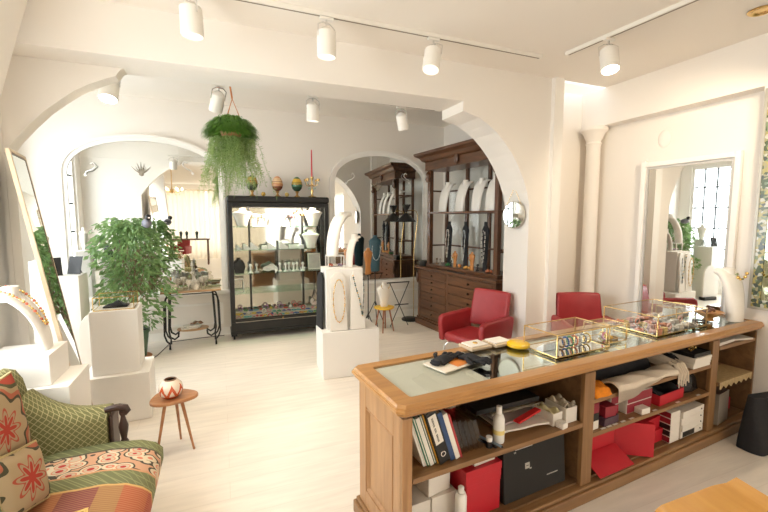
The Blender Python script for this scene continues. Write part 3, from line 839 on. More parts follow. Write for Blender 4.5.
# left end: framed raised panel
e0, e1 = .035, CDp - .035
m = MB()
m.b2(.03, .07, e0, e0 + .09, .1, CT - .08); m.b2(.03, .07, e1 - .09, e1, .1, CT - .08)
m.b2(.03, .07, e0 + .09, e1 - .09, .1, .2); m.b2(.03, .07, e0 + .09, e1 - .09, CT - .20, CT - .08)
m.out('end_frame', OAK, ctr, bevel=.004)
m = MB(); m.b2(.045, .075, e0 + .09, e1 - .09, .2, CT - .2); m.out('end_panel', OAK, ctr)
m = MB(); rings = []
for d, x in ((0, .046), (.012, .030), (.03, .044)):
    rings.append([(x, e0 + .09 + d, .2 + d), (x, e1 - .09 - d, .2 + d), (x, e1 - .09 - d, CT - .2 - d), (x, e0 + .09 + d, CT - .2 - d)])
m.rings(rings, cap=False); m.out('panel_moulding', OAK, ctr)
m = MB(); m.b2(.0, CL, .0, CDp, 0, .075); m.b2(.015, CL, .012, CDp - .012, .075, .1); m.out('base_plinth', OAKSHADE, ctr, bevel=.008)
m = MB(); m.b2(.072, CL, CDp - .05, CDp - .035, .1, CT - .08); m.out('front_panel', OAKIN, ctr)
m = MB(); m.b2(.03, .085, .03, .06, .1, CT - .08); m.out('end_stile', OAK, ctr, bevel=.003); MB().b2(CL - .02, CL, .03, CDp - .04, .1, CT - .08).out('end_board', OAKIN, ctr)
for u in (1.29, 2.735):
    MB().b2(u, u + .095, .03, .06, .1, CT - .08).out('divider_stile', wood('shaded_oak_stile', (.21, .105, .04), (.31, .165, .066), .45, (12, 12, 1.), .1), ctr, bevel=.003)  # stiles in the same shade-darkened oak, grain upright
    MB().b2(u + .02, u + .06, .06, CDp - .05, .1, CT - .08).out('divider', OAKIN, ctr)
SH = {}
def shelf(u0, u1, z, th=.028, v0=.032):
    MB().b2(u0, u1, v0, CDp - .051, z - th, z).out('shelf', OAKSHADE, ctr, bevel=.002)
shelf(.09, 1.289, .51)
shelf(1.386, 2.749, .64); shelf(1.386, 2.749, .42)
shelf(2.846, CL - .021, .76); shelf(2.846, CL - .021, .47)
MB().b2(.09, CL - .021, .06, CDp - .051, .1, .112).out('bottom_shelf', OAKIN, ctr)

# ------------------------------------------------------------------ red armchairs
def armchair():
    o = thing('red_armchair', '-', 'armchair', (0, 0, 0))
    # seat cushion
    m = MB().b2(-.27, .27, -.29, .25, .40, .51); m.out('seat', REDL, o, bevel=.045, seg=4, smooth=0)
    def back(u, v):
        x = -.29 + .58 * u
        return (x * (1 - .05 * v), .235 + .10 * v + .05 * (1 - (2 * u - 1) ** 2), .53 + .46 * v)
    m = MB(); N = 12
    rings = []
    for i in range(N + 1):
        u = i / N; pts = []
        for v in (0, .25, .5, .75, 1.0): pts.append(back(u, v))
        for v in (1.0, .75, .5, .25, 0): p = back(u, v); pts.append((p[0] * 1.0, p[1] + .085, p[2] - .01))
        rings.append(pts)
    m.rings(rings); m.out('backrest', REDL, o, bevel=.03, seg=3, smooth=0)
    for s_ in (-1, 1):
        pl = [(-.28, .39), (.30, .39), (.345, .60), (.36, .70), (.30, .725), (-.24, .715), (-.30, .69), (-.31, .62)]
        m = MB().prism(pl, 'x', s_ * .28, s_ * .36); m.out('armrest', REDL, o, bevel=.028, seg=3, smooth=0)
    for sx_ in (-1, 1):
        for sy_ in (-1, 1):
            MB().tube([(sx_ * .15, sy_ * .14, .385), (sx_ * .24, sy_ * .22, .375), (sx_ * .27, sy_ * .255, .33), (sx_ * .275, sy_ * .27, .0)], .012, 10).out('leg', CHROME, o, smooth=60)
    MB().b2(-.2, .2, -.2, .2, .382, .3995).out('seat_pan', BLACK, o)
    return o
ch = armchair(); ch.location = (2.62, 3.72, 0); ch.rotation_euler = (0, 0, R(-72)); ch.scale = (.88, .88, .93)
ch['label'] = 'red leather armchair with chrome legs in front of the wooden dresser'; ch['group'] = 'red armchairs'
dup(ch, (3.60, 3.02, 0), R(-24), 'red leather armchair behind the counter, in front of the round column')
dup(ch, (-1.5, -4.9, 0), R(200), 'red armchair far behind, glimpsed only in the big arched mirror')
# ------------------------------------------------------------------ green sofa
sofa = thing('sofa', 'old green diamond-patterned sofa with kilim seat, bottom left corner', 'sofa', (-1.02, 2.62, 0))
UPG = upholstery_green(); KIL = kilim_mat()
SL = 1.45
# seat: rounded front edge
rings = []
for k in range(25):
    y = -SL + .0 + (SL - .0) * k / 24
    crown_ = .015 * math.sin(math.pi * k / 24) + .012
    pts = [(0, y, .30), (0, y, .45), (.2, y, .462 + crown_), (.42, y, .46 + crown_), (.55, y, .448 + crown_ * .6), (.62, y, .425), (.655, y, .385), (.655, y, .32), (.63, y, .27), (.3, y, .27)]
    rings.append(pts)
MB().rings(rings).out('seat', KIL, sofa, smooth=50)
MB().b2(.02, .61, -SL, -.001, .17, .268).out('seat_rail', mat('olive_cloth', (.16, .15, .06), .9), sofa, bevel=.02)
# backrest
rings = []
for k in range(13):
    y = -SL + (SL + .22) * k / 12
    pts = [(-.02, y, .28), (-.005, y, .50), (-.03, y, .70), (-.06, y, .84), (-.09, y, .895), (-.14, y, .91), (-.19, y, .89), (-.22, y, .80), (-.24, y, .28)]
    rings.append(pts)
MB().rings(rings).out('backrest', UPG, sofa, smooth=50)
# arms (the far one shows): swooping top from the back to the front post
def arm(y0, y1):
    n = 14; rings = []
    for k in range(n + 1):
        t = k / n; x = -.0 + .38 * t
        top = .80 * (1 - t) ** 3 + .655 * (1 - (1 - t) ** 3) - .01 * t
        rings.append([(x, y0, .28), (x, y0 + .0, top - .04), (x, y0 + .025, top - .008), (x, (y0 + y1) / 2, top + .006), (x, y1 - .03, top - .01), (x, y1, top - .05), (x, y1, .28)])
    return MB().rings(rings)
arm(.0, .2).out('armrest', UPG, sofa, smooth=50)
arm(-SL - .2, -SL).out('armrest', UPG, sofa, smooth=50)
def post(y):
    p = MB().b2(.3825, .405, y - .07, y + .08, .275, .62).out('arm_post', mat('dark_stained_wood', (.045, .022, .016), .4, var=.3), sofa, bevel=.01)
    q = MB(); q.tube([(.37, y - .06, .655), (.40, y - .06, .66), (.44, y - .06, .662), (.47, y - .06, .652), (.478, y - .06, .635), (.468, y - .06, .622), (.455, y - .06, .628)], [.017, .02, .021, .021, .019, .016, .01], 10)
    q.out('scroll_handle', mat('dark_stained_wood', (.045, .022, .016), .4, var=.3), p, smooth=60)
    t = MB().lathe([(.014, 0), (.024, .015), (.014, .035), (.022, .08), (.026, .11), (.015, .15), (.011, .17), (.019, .19), (.02, .205)], (.455, y - .06, .435), 18)
    t.out('turned_spindle', mat('dark_stained_wood', (.045, .022, .016)), p, smooth=50)
post(.09)
for x in (.05, .56):
    for y in (-SL + .05, -.06):
        MB().lathe([(.018, 0), (.022, .05), (.035, .12), (.03, .168)], (x, y, .0005), 14).out('leg', BLACK, sofa, smooth=50)
# cushions on the sofa
def cushion(name, label, m, loc, rot, s=.23, d=.085, g='needlework cushions'):
    n = 14; vs = []; 
    def prof(a, b):
        e = max(abs(a), abs(b)); q = max(0., (1 - a ** 4) * (1 - b ** 4))
        return d * q ** .5
    mb = MB()
    k = 1 / n
    f1 = lambda u, v: ((2 * u - 1) * s * (1 - .06 * (1 - abs(2 * v - 1) ** 2)), -prof(2 * u - 1, 2 * v - 1) - .004, (2 * v - 1) * s * (1 - .06 * (1 - abs(2 * u - 1) ** 2)))
    f2 = lambda u, v: (f1(u, v)[0], -f1(u, v)[1], f1(u, v)[2])
    mb.sheet(f1, n, n); mb.sheet(f2, n, n)
    bmesh.ops.remove_doubles(mb.bm, verts=mb.bm.verts, dist=.002)
    o = thing(name, label, 'cushion', loc, 0, g); o.rotation_euler = rot
    mb.out('cover', m, o, smooth=0)
    e = MB(); P = []
    for i in range(40):
        t = i / 10; side = int(t); q = (t - side) * 2 - 1
        P.append([(q, -1), (1, q), (-q, 1), (-1, -q)][side])
    e.tube([(a * s * (1 - .06 * (1 - b * b) * (abs(a) > .999)), 0, b * s * (1 - .06 * (1 - a * a) * (abs(b) > .999))) for a, b in P], .008, 6, closed=True)
    e.out('fringe', mat('straw_fringe', (.5, .38, .18), .9, var=.3, scale=90), o, smooth=60)
    return o
FLW = flower_cloth()
cushion('flowered_cushion', 'needlework cushion with big red motif leaning on the sofa back at the left edge', FLW, (-.945, 2.16, .83), (R(-8), 0, R(82)), .20, .055)
cushion('flowered_cushion', 'cream flowered needlework cushion propped lower on the sofa', FLW, (-.83, 2.08, .635), (R(-16), R(12), R(76)), .13, .045)
cushion('green_cushion', 'green diamond cushion at the bottom left corner of the picture', UPG, (-.80, 1.60, .69), (R(-14), R(0), R(80)), .165, .055, 'green cushions')
# a framed board lying on the seat
o = thing('framed_board', 'pale board with gilt edge lying on the sofa seat at the bottom edge', 'board', (-.70, 1.80, .4965), R(12))
MB().b2(-.15, .15, -.14, .14, 0, .006).out('panel', mat('mauve_grey_paper', (.55, .47, .44), .7), o)
f = MB(); f.b2(-.165, -.15, -.155, .155, 0, .012); f.b2(.15, .165, -.155, .155, 0, .012); f.b2(-.15, .15, .14, .155, 0, .012); f.b2(-.15, .15, -.155, -.14, 0, .012)
f.out('frame', GOLD, o)

# ------------------------------------------------------------------ stool and vase
stool = thing('three_legged_stool', 'small round-topped wooden three-legged stool beside the sofa', 'stool', (-.375, 3.30, 0)); stool.scale = (.76, .8, .98)
WST = wood('teak_top', (.32, .13, .05), (.47, .22, .09), .35, (2, 9, 9), .2)
tp = [(.21 * math.cos(a) * (1 + .10 * math.cos(3 * a + .6)), .17 * math.sin(a) * (1 + .08 * math.cos(3 * a + .6))) for a in [2 * math.pi * i / 40 for i in range(40)]]
MB().prism(tp, 'z', .405, .43).out('seat', WST, stool, bevel=.008)
for a in (215, 335, 80):
    c, s_ = math.cos(R(a)), math.sin(R(a))
    MB().tube([(.08 * c, .07 * s_, .404), (.19 * c, .17 * s_, .0)], [.017, .010], 10).out('leg', WST, stool, smooth=60)
v = thing('round_vase', 'round red and cream painted vase standing on the little stool', 'vase', (-.385, 3.27, .4235)); v.scale = (.93,) * 3
MB().lathe([(.001, 0), (.045, 0), (.078, .03), (.09, .07), (.082, .11), (.055, .14), (.042, .146), (.036, .142), (.05, .12), (.03, .05), (.001, .04)], n=32).out('body', vase_mat(), v, smooth=50)
MB().lathe([(.044, .1465), (.046, .152), (.039, .155), (.036, .1465)], n=32).out('rim', mat('brown_glaze', (.16, .07, .03), .3), v, smooth=50)

# ------------------------------------------------------------------ pedestals
def plinth(x0, x1, y0, y1, z0, z1, label, rz=0, g='white display pedestals'):
    cx, cy = (x0 + x1) / 2, (y0 + y1) / 2
    return one(MB().b2(x0 - cx, x1 - cx, y0 - cy, y1 - cy, 0, z1 - z0), 'display_pedestal', WHITE, label, 'pedestal', (cx, cy, z0 + .001), rz, g, bevel=.004)
plinth(1.0, 1.64, 4.14, 4.62, 0, .52, 'low wide white box pedestal in the middle of the floor', R(-4))
plinth(1.06, 1.48, 4.24, 4.58, .521, 1.20, 'tall white pedestal draped with necklaces standing on the low white box', R(-4))
plinth(-1.12, -.63, 3.9, 4.35, 0, .42, 'lower white box under the pedestal carrying the brass glass box', R(3))
plinth(-1.05, -.70, 3.96, 4.28, .422, .97, 'white pedestal under the brass glass box, beside the green plant', R(3))
plinth(-1.33, -.885, 2.90, 3.30, 0, .74, 'lower white box pedestal directly behind the sofa', 0)
plinth(-1.32, -.985, 2.94, 3.26, .742, .93, 'white block carrying the white bust with gold necklace', 0)
plinth(-1.76, -1.43, 5.18, 5.5, 0, 1.14, 'tall slim white pedestal behind the leaning mirror', R(0))

# ------------------------------------------------------------------ cart by the mirror
cart = thing('serving_cart', 'serving cart with wooden tray tops and black hairpin legs on casters', 'serving cart', (-.40, 6.06, 0), R(3))
CTW = wood('cart_walnut', (.36, .20, .09), (.48, .29, .14), .35, (1.5, 9, 9), .2)
MB().b2(-.37, .37, -.17, .2, .765, .79).out('tray_top', CTW, cart, bevel=.006)
MB().b2(-.355, .355, -.155, .185, .7902, .793).out('tray_lining', mat('tray_lining', (.60, .50, .36), .6), cart)
el = [(.2 * math.cos(a), .13 * math.sin(a)) for a in [2 * math.pi * i / 36 for i in range(36)]]
MB().prism(el, 'z', .225, .245).out('lower_tray', CTW, cart, bevel=.004)
for s_ in (-1, 1):
    fr = MB(); 
    for y in (-.12, .14):
        fr.tube([(s_ * .26, y, .762), (s_ * .27, y, .70), (s_ * .29, y, .25), (s_ * .275, y, .17), (s_ * .225, y, .135), (s_ * .18, y, .17), (s_ * .175, y, .222)], .012, 8)
        fr.tube([(s_ * .265, y, .72), (s_ * .31, y, .70), (s_ * .335, y, .62), (s_ * .345, y, .20), (s_ * .32, y, .12), (s_ * .29, y, .085)], .011, 8)
    fr.out('hairpin_leg', BLACK, cart, smooth=60)
    for y in (-.12, .14):
        c = MB(); c.cyl((s_ * .285 - .011, y, .028), (s_ * .285 + .011, y, .028), .027, n=16); c.cyl((s_ * .285, y, .05), (s_ * .285, y, .10), .010, n=8)
        c.out('caster', BLACK, cart, smooth=40)
MB().cyl((-.26, -.12, .74), (.26, -.12, .74), .008, n=8).out('cross_bar', BLACK, cart)

# ------------------------------------------------------------------ ficus
fic = thing('potted_ficus', 'bushy green weeping fig in a green pot in front of the big mirror', 'plant', (-1.03, 5.72, 0))
MB().lathe([(.001, .03), (.11, .03), (.145, .33), (.16, .335), (.16, .375), (.145, .375), (.135, .34), (.001, .335)], n=28).out('pot', mat('green_glazed_pot', (.06, .12, .07), .3), fic, smooth=40)
MB().lathe([(.001, 0), (.15, 0), (.17, .022), (.165, .027), (.12, .02), (.001, .02)], n=28).out('saucer', mat('terracotta', (.5, .22, .10), .7), fic, smooth=40)
MB().lathe([(.001, .336), (.133, .341), (.001, .352)], n=20).out('soil', mat('soil', (.05, .035, .025), .95, bump=.4), fic)
rnd = random.Random(3)
tr = MB(); tips = []
for i in range(5):
    a = i * 1.26; p0 = (.04 * math.cos(a), .04 * math.sin(a), .34)
    top = (.16 * math.cos(a), .12 * math.sin(a), 1.25 + .12 * (i % 3))
    tr.tube([p0, (.03 * math.cos(a + 1), .03 * math.sin(a + 1), .7), top], [.014, .012, .006], 7)
    for k in range(12):
        z = .62 + .7 * rnd.random(); b = rnd.random() * 6.28; L = .18 + .25 * rnd.random()
        p1 = (.05 * math.cos(a), .05 * math.sin(a), z); p2 = (p1[0] + L * .6 * math.cos(b), p1[1] + L * .5 * math.sin(b), z + .18); p3 = (p1[0] + L * math.cos(b), p1[1] + L * .8 * math.sin(b), z + .14)
        tr.tube([p1, p2, p3], [.006, .004, .002], 5); tips.append(p3)
tr.out('stems', mat('fig_bark', (.30, .22, .14), .8), fic, smooth=60)
lv = MB()
def leaf(mb, p, d, L, W, rn):
    d = Vector(d).normalized(); s_ = d.cross(Vector((rn.uniform(-1, 1), rn.uniform(-1, 1), rn.uniform(-.2, 1)))).normalized(); n = d.cross(s_)
    p = Vector(p)
    a = p + d * L * .45 + s_ * W; b = p + d * L * .45 - s_ * W; c = p + d * L - n * L * .12; e = p + d * L * .5 + n * W * .35
    mb._add([p, a, c, b, e], [(0, 1, 4), (1, 2, 4), (2, 3, 4), (3, 0, 4)])
for i in range(1900):
    # ragged crown, denser outside, drooping skirts
    a = rnd.random() * 6.283; t = rnd.random() ** .8
    z = .42 + 1.32 * t
    rad = .50 * math.sin(math.pi * min(1, .22 + .62 * (1 - abs(t - .5) * 1.25))) * (1 - .55 * max(0, t - .62) / .38) * (.6 + .4 * min(1, t / .28))
    rad *= (1 + .22 * math.sin(3 * a + 5 * t) + .12 * math.sin(7 * a - 9 * t))
    r = rad * math.sqrt(rnd.uniform(.12, 1))
    p = (r * math.cos(a), min(r * .8 * math.sin(a), .5), z + rnd.uniform(-.04, .04))
    if p[0] > .12 and p[1] > .03: continue
    leaf(lv, p, (math.cos(a) * .7 + rnd.uniform(-.4, .4), math.sin(a) * .7 + rnd.uniform(-.4, .4), -1.0 + rnd.uniform(-.2, 1.0)), rnd.uniform(.07, .11), rnd.uniform(.016, .024), rnd)
lo = lv.out('foliage', leaf_mat('fig_leaf', (.07, .16, .05), (.27, .40, .16)), fic); lo['kind'] = 'stuff'

# ------------------------------------------------------------------ hanging fern
hp = thing('hanging_plant', 'hanging basket plant with dense green dome and long trailing strands', 'plant', (.12, 3.93, 2.485)); hp.scale = (.86, .86, .80)
MB().lathe([(.001, 0), (.09, 0), (.13, .12), (.122, .12), (.001, .02)], n=24).out('pot', mat('terracotta', (.5, .22, .10), .7), hp, smooth=40)
hg = MB()
for a in (0, 2.1, 4.2): hg.tube([(.125 * math.cos(a), .125 * math.sin(a), .12), (.02, 0, .42)], .004, 6)
hg.tube([(.02, 0, .42), (.0, 0, .58)], .009, 8)
hg.out('hanger', mat('orange_leather_cord', (.55, .22, .08), .6), hp)
MB().b2(-.012, .012, -.03, .03, .5785, .59).out('ceiling_bracket', WHITE, hp)
g = MB(); rnd = random.Random(5)
for i in range(2600):
    a = rnd.random() * 6.283; e = math.acos(rnd.uniform(-.25, 1)); R0 = .26
    d = Vector((math.sin(e) * math.cos(a), math.sin(e) * math.sin(a), .75 * math.cos(e)))
    p0 = d * .08 + Vector((0, 0, .06)); p1 = d * R0 * rnd.uniform(.75, 1.0) + Vector((0, 0, .07 - .02))
    p2 = p1 + Vector((d.x * .06, d.y * .06, -.05)); s_ = d.cross(Vector((0, 0, 1)) if abs(d.z) < .9 else Vector((1, 0, 0))).normalized() * .0045
    pm_ = (p0 + p1) / 2 + Vector((0, 0, .03))
    g._add([p0 - s_ * .5, p0 + s_ * .5, pm_ + s_, p1 + s_, p2, p1 - s_, pm_ - s_], [(0, 1, 2, 6), (6, 2, 3, 5), (5, 3, 4)])
fo = g.out('fern_dome', leaf_mat('fern_green', (.06, .17, .02), (.17, .34, .06)), hp); fo['kind'] = 'stuff'
g = MB()
for i in range(260):
    a = rnd.random() * 6.283; r0 = rnd.uniform(.05, .2); x, y = r0 * math.cos(a), r0 * math.sin(a); z = -.02
    L = rnd.choice((.25, .4, .5, .62)) * rnd.uniform(.8, 1.1); dx, dy = math.cos(a) * rnd.uniform(.05, .5), math.sin(a) * rnd.uniform(.05, .45)
    pts = []
    for k in range(7):
        t = k / 6; pts.append(Vector((x + dx * L * (t ** .7) * .8 + .015 * math.sin(9 * t + a), y + dy * L * t ** .7 * .8, z - L * t ** 1.3)))
    g.tube(pts, .0016, 3, cap=False)
    for k in range(1, 7):
        for q in range(4):
            p = pts[k - 1].lerp(pts[k], q / 4)
            leaf(g, p, (rnd.uniform(-1, 1), rnd.uniform(-1, 1), rnd.uniform(-.7, .5)), rnd.uniform(.025, .05), .0035, rnd)
fo = g.out('trailing_strands', leaf_mat('fern_pale', (.16, .27, .07), (.32, .42, .15)), hp); fo['kind'] = 'stuff'

# ------------------------------------------------------------------ leaning stained panel at the right edge
o = thing('mosaic_mirror', 'tall mirror with green mosaic border hanging at the right edge of the picture', 'mirror', (4.148, 1.56, 1.0))
MB().b2(-.018, -.008, -.30, .29, .08, 1.72).out('mirror_glass', mirror_mat('green_tinted_mirror', (.42, .44, .30), .03), o)
f = MB(); f.b2(-.024, -.004, -.36, -.30, .02, 1.78); f.b2(-.024, -.004, .29, .35, .02, 1.78); f.b2(-.024, -.004, -.30, .29, .02, .08); f.b2(-.024, -.004, -.30, .29, 1.72, 1.78)
f.out('mosaic_border', mosaic_mat(), o)
f = MB(); f.b2(-.03, -.001, -.38, -.36, 0, 1.8); f.b2(-.03, -.001, .35, .37, 0, 1.8); f.b2(-.03, -.001, -.36, .35, 0, .02); f.b2(-.03, -.001, -.36, .35, 1.78, 1.8)
f.out('frame', mat('silver_frame', (.45, .42, .36), .35, .4), o)
# plywood chair in front of the counter
pc = thing('plywood_chair', 'moulded orange plywood chair on the seller side of the counter', 'chair', (1.95, .805, 0), R(-96))
def seatf(u, v):
    x = -.235 + .47 * u; y = -.32 + .58 * v
    return (x * (.96 + .22 * v * (1 - max(0, v - .75) * 1.6)), y, .505 - .07 * max(0, (.14 - v) / .14) ** 1.6 - .012 * math.sin(math.pi * u) * (v > .1) + .02 * (v > .9) * (v - .9) * 10)
MB().sheet(seatf, 14, 20, .014).out('seat', PLY, pc, smooth=40)
def backf(u, v):
    x = -.15 + .30 * u
    return (x, .30 + .10 * v + .03 * (1 - (2 * u - 1) ** 2), .66 + .24 * v)
mb = MB(); rings = []
for i in range(13):
    u = i / 12; a = [backf(u, v) for v in (0, .5, 1)]
    rings.append(a + [(p[0], p[1] + .014, p[2]) for p in a[::-1]])
mb.rings(rings).out('backrest', PLY, pc, smooth=40, bevel=.004)
for s_ in (-1, 1):
    MB().tube([(s_ * .17, -.14, .485), (s_ * .18, -.2, .47), (s_ * .2, -.24, .0)], .011, 8).out('leg', CHROME, pc, smooth=60)
    MB().tube([(s_ * .12, .34, .0), (s_ * .10, .26, .46), (s_ * .09, .27, .55), (s_ * .08, .345, .68), (s_ * .08, .40, .85)], .011, 8).out('leg', CHROME, pc, smooth=60)
for x, y in ((-.1, .03), (.1, .03), (-.1, -.16), (.1, -.16)):
    MB().lathe([(.001, .004), (.011, .003), (.013, 0), (.001, -.001)], (x, y, .4965), 12).out('screw', mat('dark_screw', (.12, .11, .10), .4, .5), pc)
# ------------------------------------------------------------------ small display things: helpers
def boxthing(name, m, size, loc, rz, label, cat, group=None, rot=None, bevel=.002, base=True):
    """simple carton: body with a lid line so it reads as a box"""
    w_, d_, h_ = size
    mb = MB().b2(-w_ / 2, w_ / 2, -d_ / 2, d_ / 2, 0, h_)
    o = one(mb, name, m, label, cat, loc, rz, group, rot, bevel=bevel)
    return o
def lidded(name, m, m2, size, loc, rz, label, cat, group=None, lid=.3):
    w_, d_, h_ = size
    o = thing(name, label, cat, loc, rz, group)
    MB().b2(-w_ / 2 + .002, w_ / 2 - .002, -d_ / 2 + .002, d_ / 2 - .002, 0, h_ * (1 - lid) - .0005).out('box_body', m, o, bevel=.0015)
    MB().b2(-w_ / 2, w_ / 2, -d_ / 2, d_ / 2, h_ * (1 - lid), h_).out('box_lid', m2, o, bevel=.0015)
    return o
def curved_bust(label, loc, rz, h=.5, reach=.30, w0=.13, w1=.2, th=.035, m=None, g='curved white necklace busts'):
    """necklace form: a band that rises from its foot and bends over, with a neck stub"""
    mb = MB(); rings = []; n = 16
    for k in range(n + 1):
        t = R(92) * k / n
        x = reach * (1 - math.cos(t)); z = h * math.sin(t)
        tx, tz = reach * math.sin(t), h * math.cos(t); L = math.hypot(tx, tz); nx, nz = -tz / L, tx / L
        ww = (w0 + (w1 - w0) * (k / n) ** .8) / 2; a = th * (1 - .3 * k / n)
        r = []
        for q in range(12):
            an = 2 * math.pi * q / 12
            c, s_ = math.cos(an), math.sin(an); e = abs(c) ** .6 * (1 if c > 0 else -1)
            r.append((x + nx * a * .5 * s_, ww * e, z + nz * a * .5 * s_))
        rings.append(r)
    mb.rings(rings)
    o = thing('curved_bust', label, 'necklace bust', loc, rz, g)
    mb.out('chest', m or WHITEC, o, smooth=60)
    t = R(66); x, z = reach * (1 - math.cos(t)), h * math.sin(t)
    MB().lathe([(.05, -.02), (.042, .02), (.04, .05), (.043, .07), (.001, .072)], (x + .01, 0, z), 18).out('neck', m or WHITEC, o, smooth=50)
    return o
def torso(label, loc, rz, prof, depth=.4, m=None, cat='necklace bust', name='bust', g=None, tilt=0.):
    o = thing(name, label, cat, loc, rz, g)
    b = MB().lathe(prof, n=24, sy=depth)
    if tilt: b.move(Matrix.Rotation(tilt, 4, 'X'))
    b.out('torso', m or WHITEC, o, smooth=50)
    return o
VB = [(.001, 0), (.05, 0), (.055, .01), (.07, .12), (.10, .24), (.115, .28), (.09, .305), (.045, .325), (.035, .35), (.038, .38), (.001, .382)]   # wide shoulders, narrow foot
TALL = [(.001, 0), (.04, 0), (.035, .02), (.038, .2), (.055, .42), (.06, .47), (.045, .50), (.026, .53), (.026, .57), (.001, .572)]
TORS = [(.001, 0), (.045, 0), (.05, .02), (.042, .12), (.06, .24), (.075, .3), (.06, .33), (.03, .345), (.026, .38), (.001, .382)]
def sc(p, k, kz=None): return [(r * k, z * (kz or k)) for r, z in p]
def beads(label, pts, m, r=.007, cat='necklace', name='necklace', g=None, step=None, m2=None, pend=None):
    """a strung necklace along pts (world), as one string of beads"""
    pts = [Vector(p) for p in pts]; c = pts[len(pts) // 2].copy()
    o = thing(name, label, cat, c, 0, g)
    seg = [(pts[i + 1] - pts[i]).length for i in range(len(pts) - 1)]; L = sum(seg); n = max(4, int(L / (step or r * 2.3)))
    A = MB(); acc = []
    for k in range(n):
        d = L * k / (n - 1) if n > 1 else 0; i = 0
        while i < len(seg) - 1 and d > seg[i]: d -= seg[i]; i += 1
        p = pts[i].lerp(pts[i + 1], min(1, d / max(seg[i], 1e-6))) - c
        f0 = len(A.bm.faces); A.ball(p, r * (1 + .25 * math.sin(k * 1.7)), 6)
        if m2 and k % 3 == 0: acc += range(f0, len(A.bm.faces))
    A.tube([p - c for p in pts], r * .3, 5)
    s_o = A.out('bead_string', m, o, smooth=0)
    if m2:
        s_o.data.materials.append(m2)
        for fi in acc: s_o.data.polygons[fi].material_index = 1
    if pend: MB().ball(Vector(pend) - c, (.012, .006, .02), 10).out('pendant', m2 or m, o, smooth=0)
    return o
def glass_case(label, loc, rz, w_, d_, h_, base=None, g='brass-edged glass boxes'):
    o = thing('glass_box', label, 'glass box', loc, rz, g)
    e = .003; f = MB()
    for z in (e, h_ - e):
        f.b2(-w_ / 2, w_ / 2, -d_ / 2, -d_ / 2 + 2 * e, z - e, z + e); f.b2(-w_ / 2, w_ / 2, d_ / 2 - 2 * e, d_ / 2, z - e, z + e)
        f.b2(-w_ / 2, -w_ / 2 + 2 * e, -d_ / 2 + 2 * e, d_ / 2 - 2 * e, z - e, z + e); f.b2(w_ / 2 - 2 * e, w_ / 2, -d_ / 2 + 2 * e, d_ / 2 - 2 * e, z - e, z + e)
    for x in (-1, 1):
        for y in (-1, 1):
            cx, cy = x * (w_ / 2 - e), y * (d_ / 2 - e); f.b2(cx - e, cx + e, cy - e, cy + e, 2 * e, h_ - 2 * e)
    f.out('brass_edging', BRASS, o)
    gl = MB()
    for y in (-1, 1): gl.b2(-w_ / 2 + 2 * e, w_ / 2 - 2 * e, y * (d_ / 2 - e) - .001, y * (d_ / 2 - e) + .001, 2 * e, h_ - 2 * e)
    for x in (-1, 1): gl.b2(x * (w_ / 2 - e) - .001, x * (w_ / 2 - e) + .001, -d_ / 2 + 2 * e, d_ / 2 - 2 * e, 2 * e, h_ - 2 * e)
    gl.out('side_panes', GL, o)
    MB().b2(-w_ / 2 + 2 * e, w_ / 2 - 2 * e, -d_ / 2 + 2 * e, d_ / 2 - 2 * e, h_ - e - .001, h_ - e + .001).out('glass_lid', GL, o)
    MB().b2(-w_ / 2 + 2 * e, w_ / 2 - 2 * e, -d_ / 2 + 2 * e, d_ / 2 - 2 * e, .001, .004).out('base_plate', base or mirror_mat('box_mirror', (.85, .85, .82), .03), o)
    return o
def trinket(label, m, loc, kind='ring', s=1., rz=0., g=None, cat='bracelet', name='bracelet'):
    mb = MB()
    if kind == 'ring': mb.ring((0, 0, .006 * s), .026 * s, .0055 * s, 16)
    elif kind == 'upring': mb.ring((0, 0, .028 * s), .022 * s, .0055 * s, 16, 'y')
    elif kind == 'cone': mb.lathe([(.001, 0), (.018 * s, 0), (.016 * s, .004 * s), (.005 * s, .055 * s), (.001, .058 * s)], n=12)
    elif kind == 'ball': mb.ball((0, 0, .018 * s), .018 * s, 10)
    elif kind == 'lump':
        for i in range(5): mb.ball((.02 * s * math.cos(i * 1.3), .02 * s * math.sin(i * 1.3), .012 * s + .006 * s * (i % 2)), .013 * s, 8)
    elif kind == 'block': mb.b2(-.02 * s, .02 * s, -.015 * s, .015 * s, 0, .03 * s)
    elif kind == 'wedge': mb.prism([(-.03 * s, 0), (.03 * s, 0), (.03 * s, .012 * s), (-.02 * s, .05 * s), (-.03 * s, .05 * s)], 'y', -.03 * s, .03 * s)
    elif kind == 'post': mb.lathe([(.001, 0), (.016 * s, 0), (.014 * s, .006 * s), (.006 * s, .012 * s), (.005 * s, .04 * s), (.011 * s, .048 * s), (.008 * s, .06 * s), (.001, .062 * s)], n=12)
    return one(mb, name, m, label, cat, loc, rz, g, smooth=45)

# ------------------------------------------------------------------ pedestals' displays
# far-left bust on the block behind the sofa
b = curved_bust('big white curved bust with a gold necklace on the block behind the sofa', (-1.045, 3.10, .9325), R(180), .37, .25, .13, .22, .045)
P = []
for k in range(24):
    t = R(88) * (1 - abs(k / 11.5 - 1)) ** 1.0 * .0 + R(20 + 62 * (abs(k - 11.5) / 11.5)); s_ = 1 if k > 11.5 else -1
    x = -1.045 - .25 * (1 - math.cos(t)) + .03 * math.cos(t); z = .9325 + .37 * math.sin(t) + .035 * math.sin(t)
    P.append((x, 3.10 + s_ * .085 * (abs(k - 11.5) / 11.5) ** .6, z))
beads('gold and coral necklace draped on the big bust behind the sofa', P, GOLD, .0085, m2=colm('coral', (.6, .14, .07)))
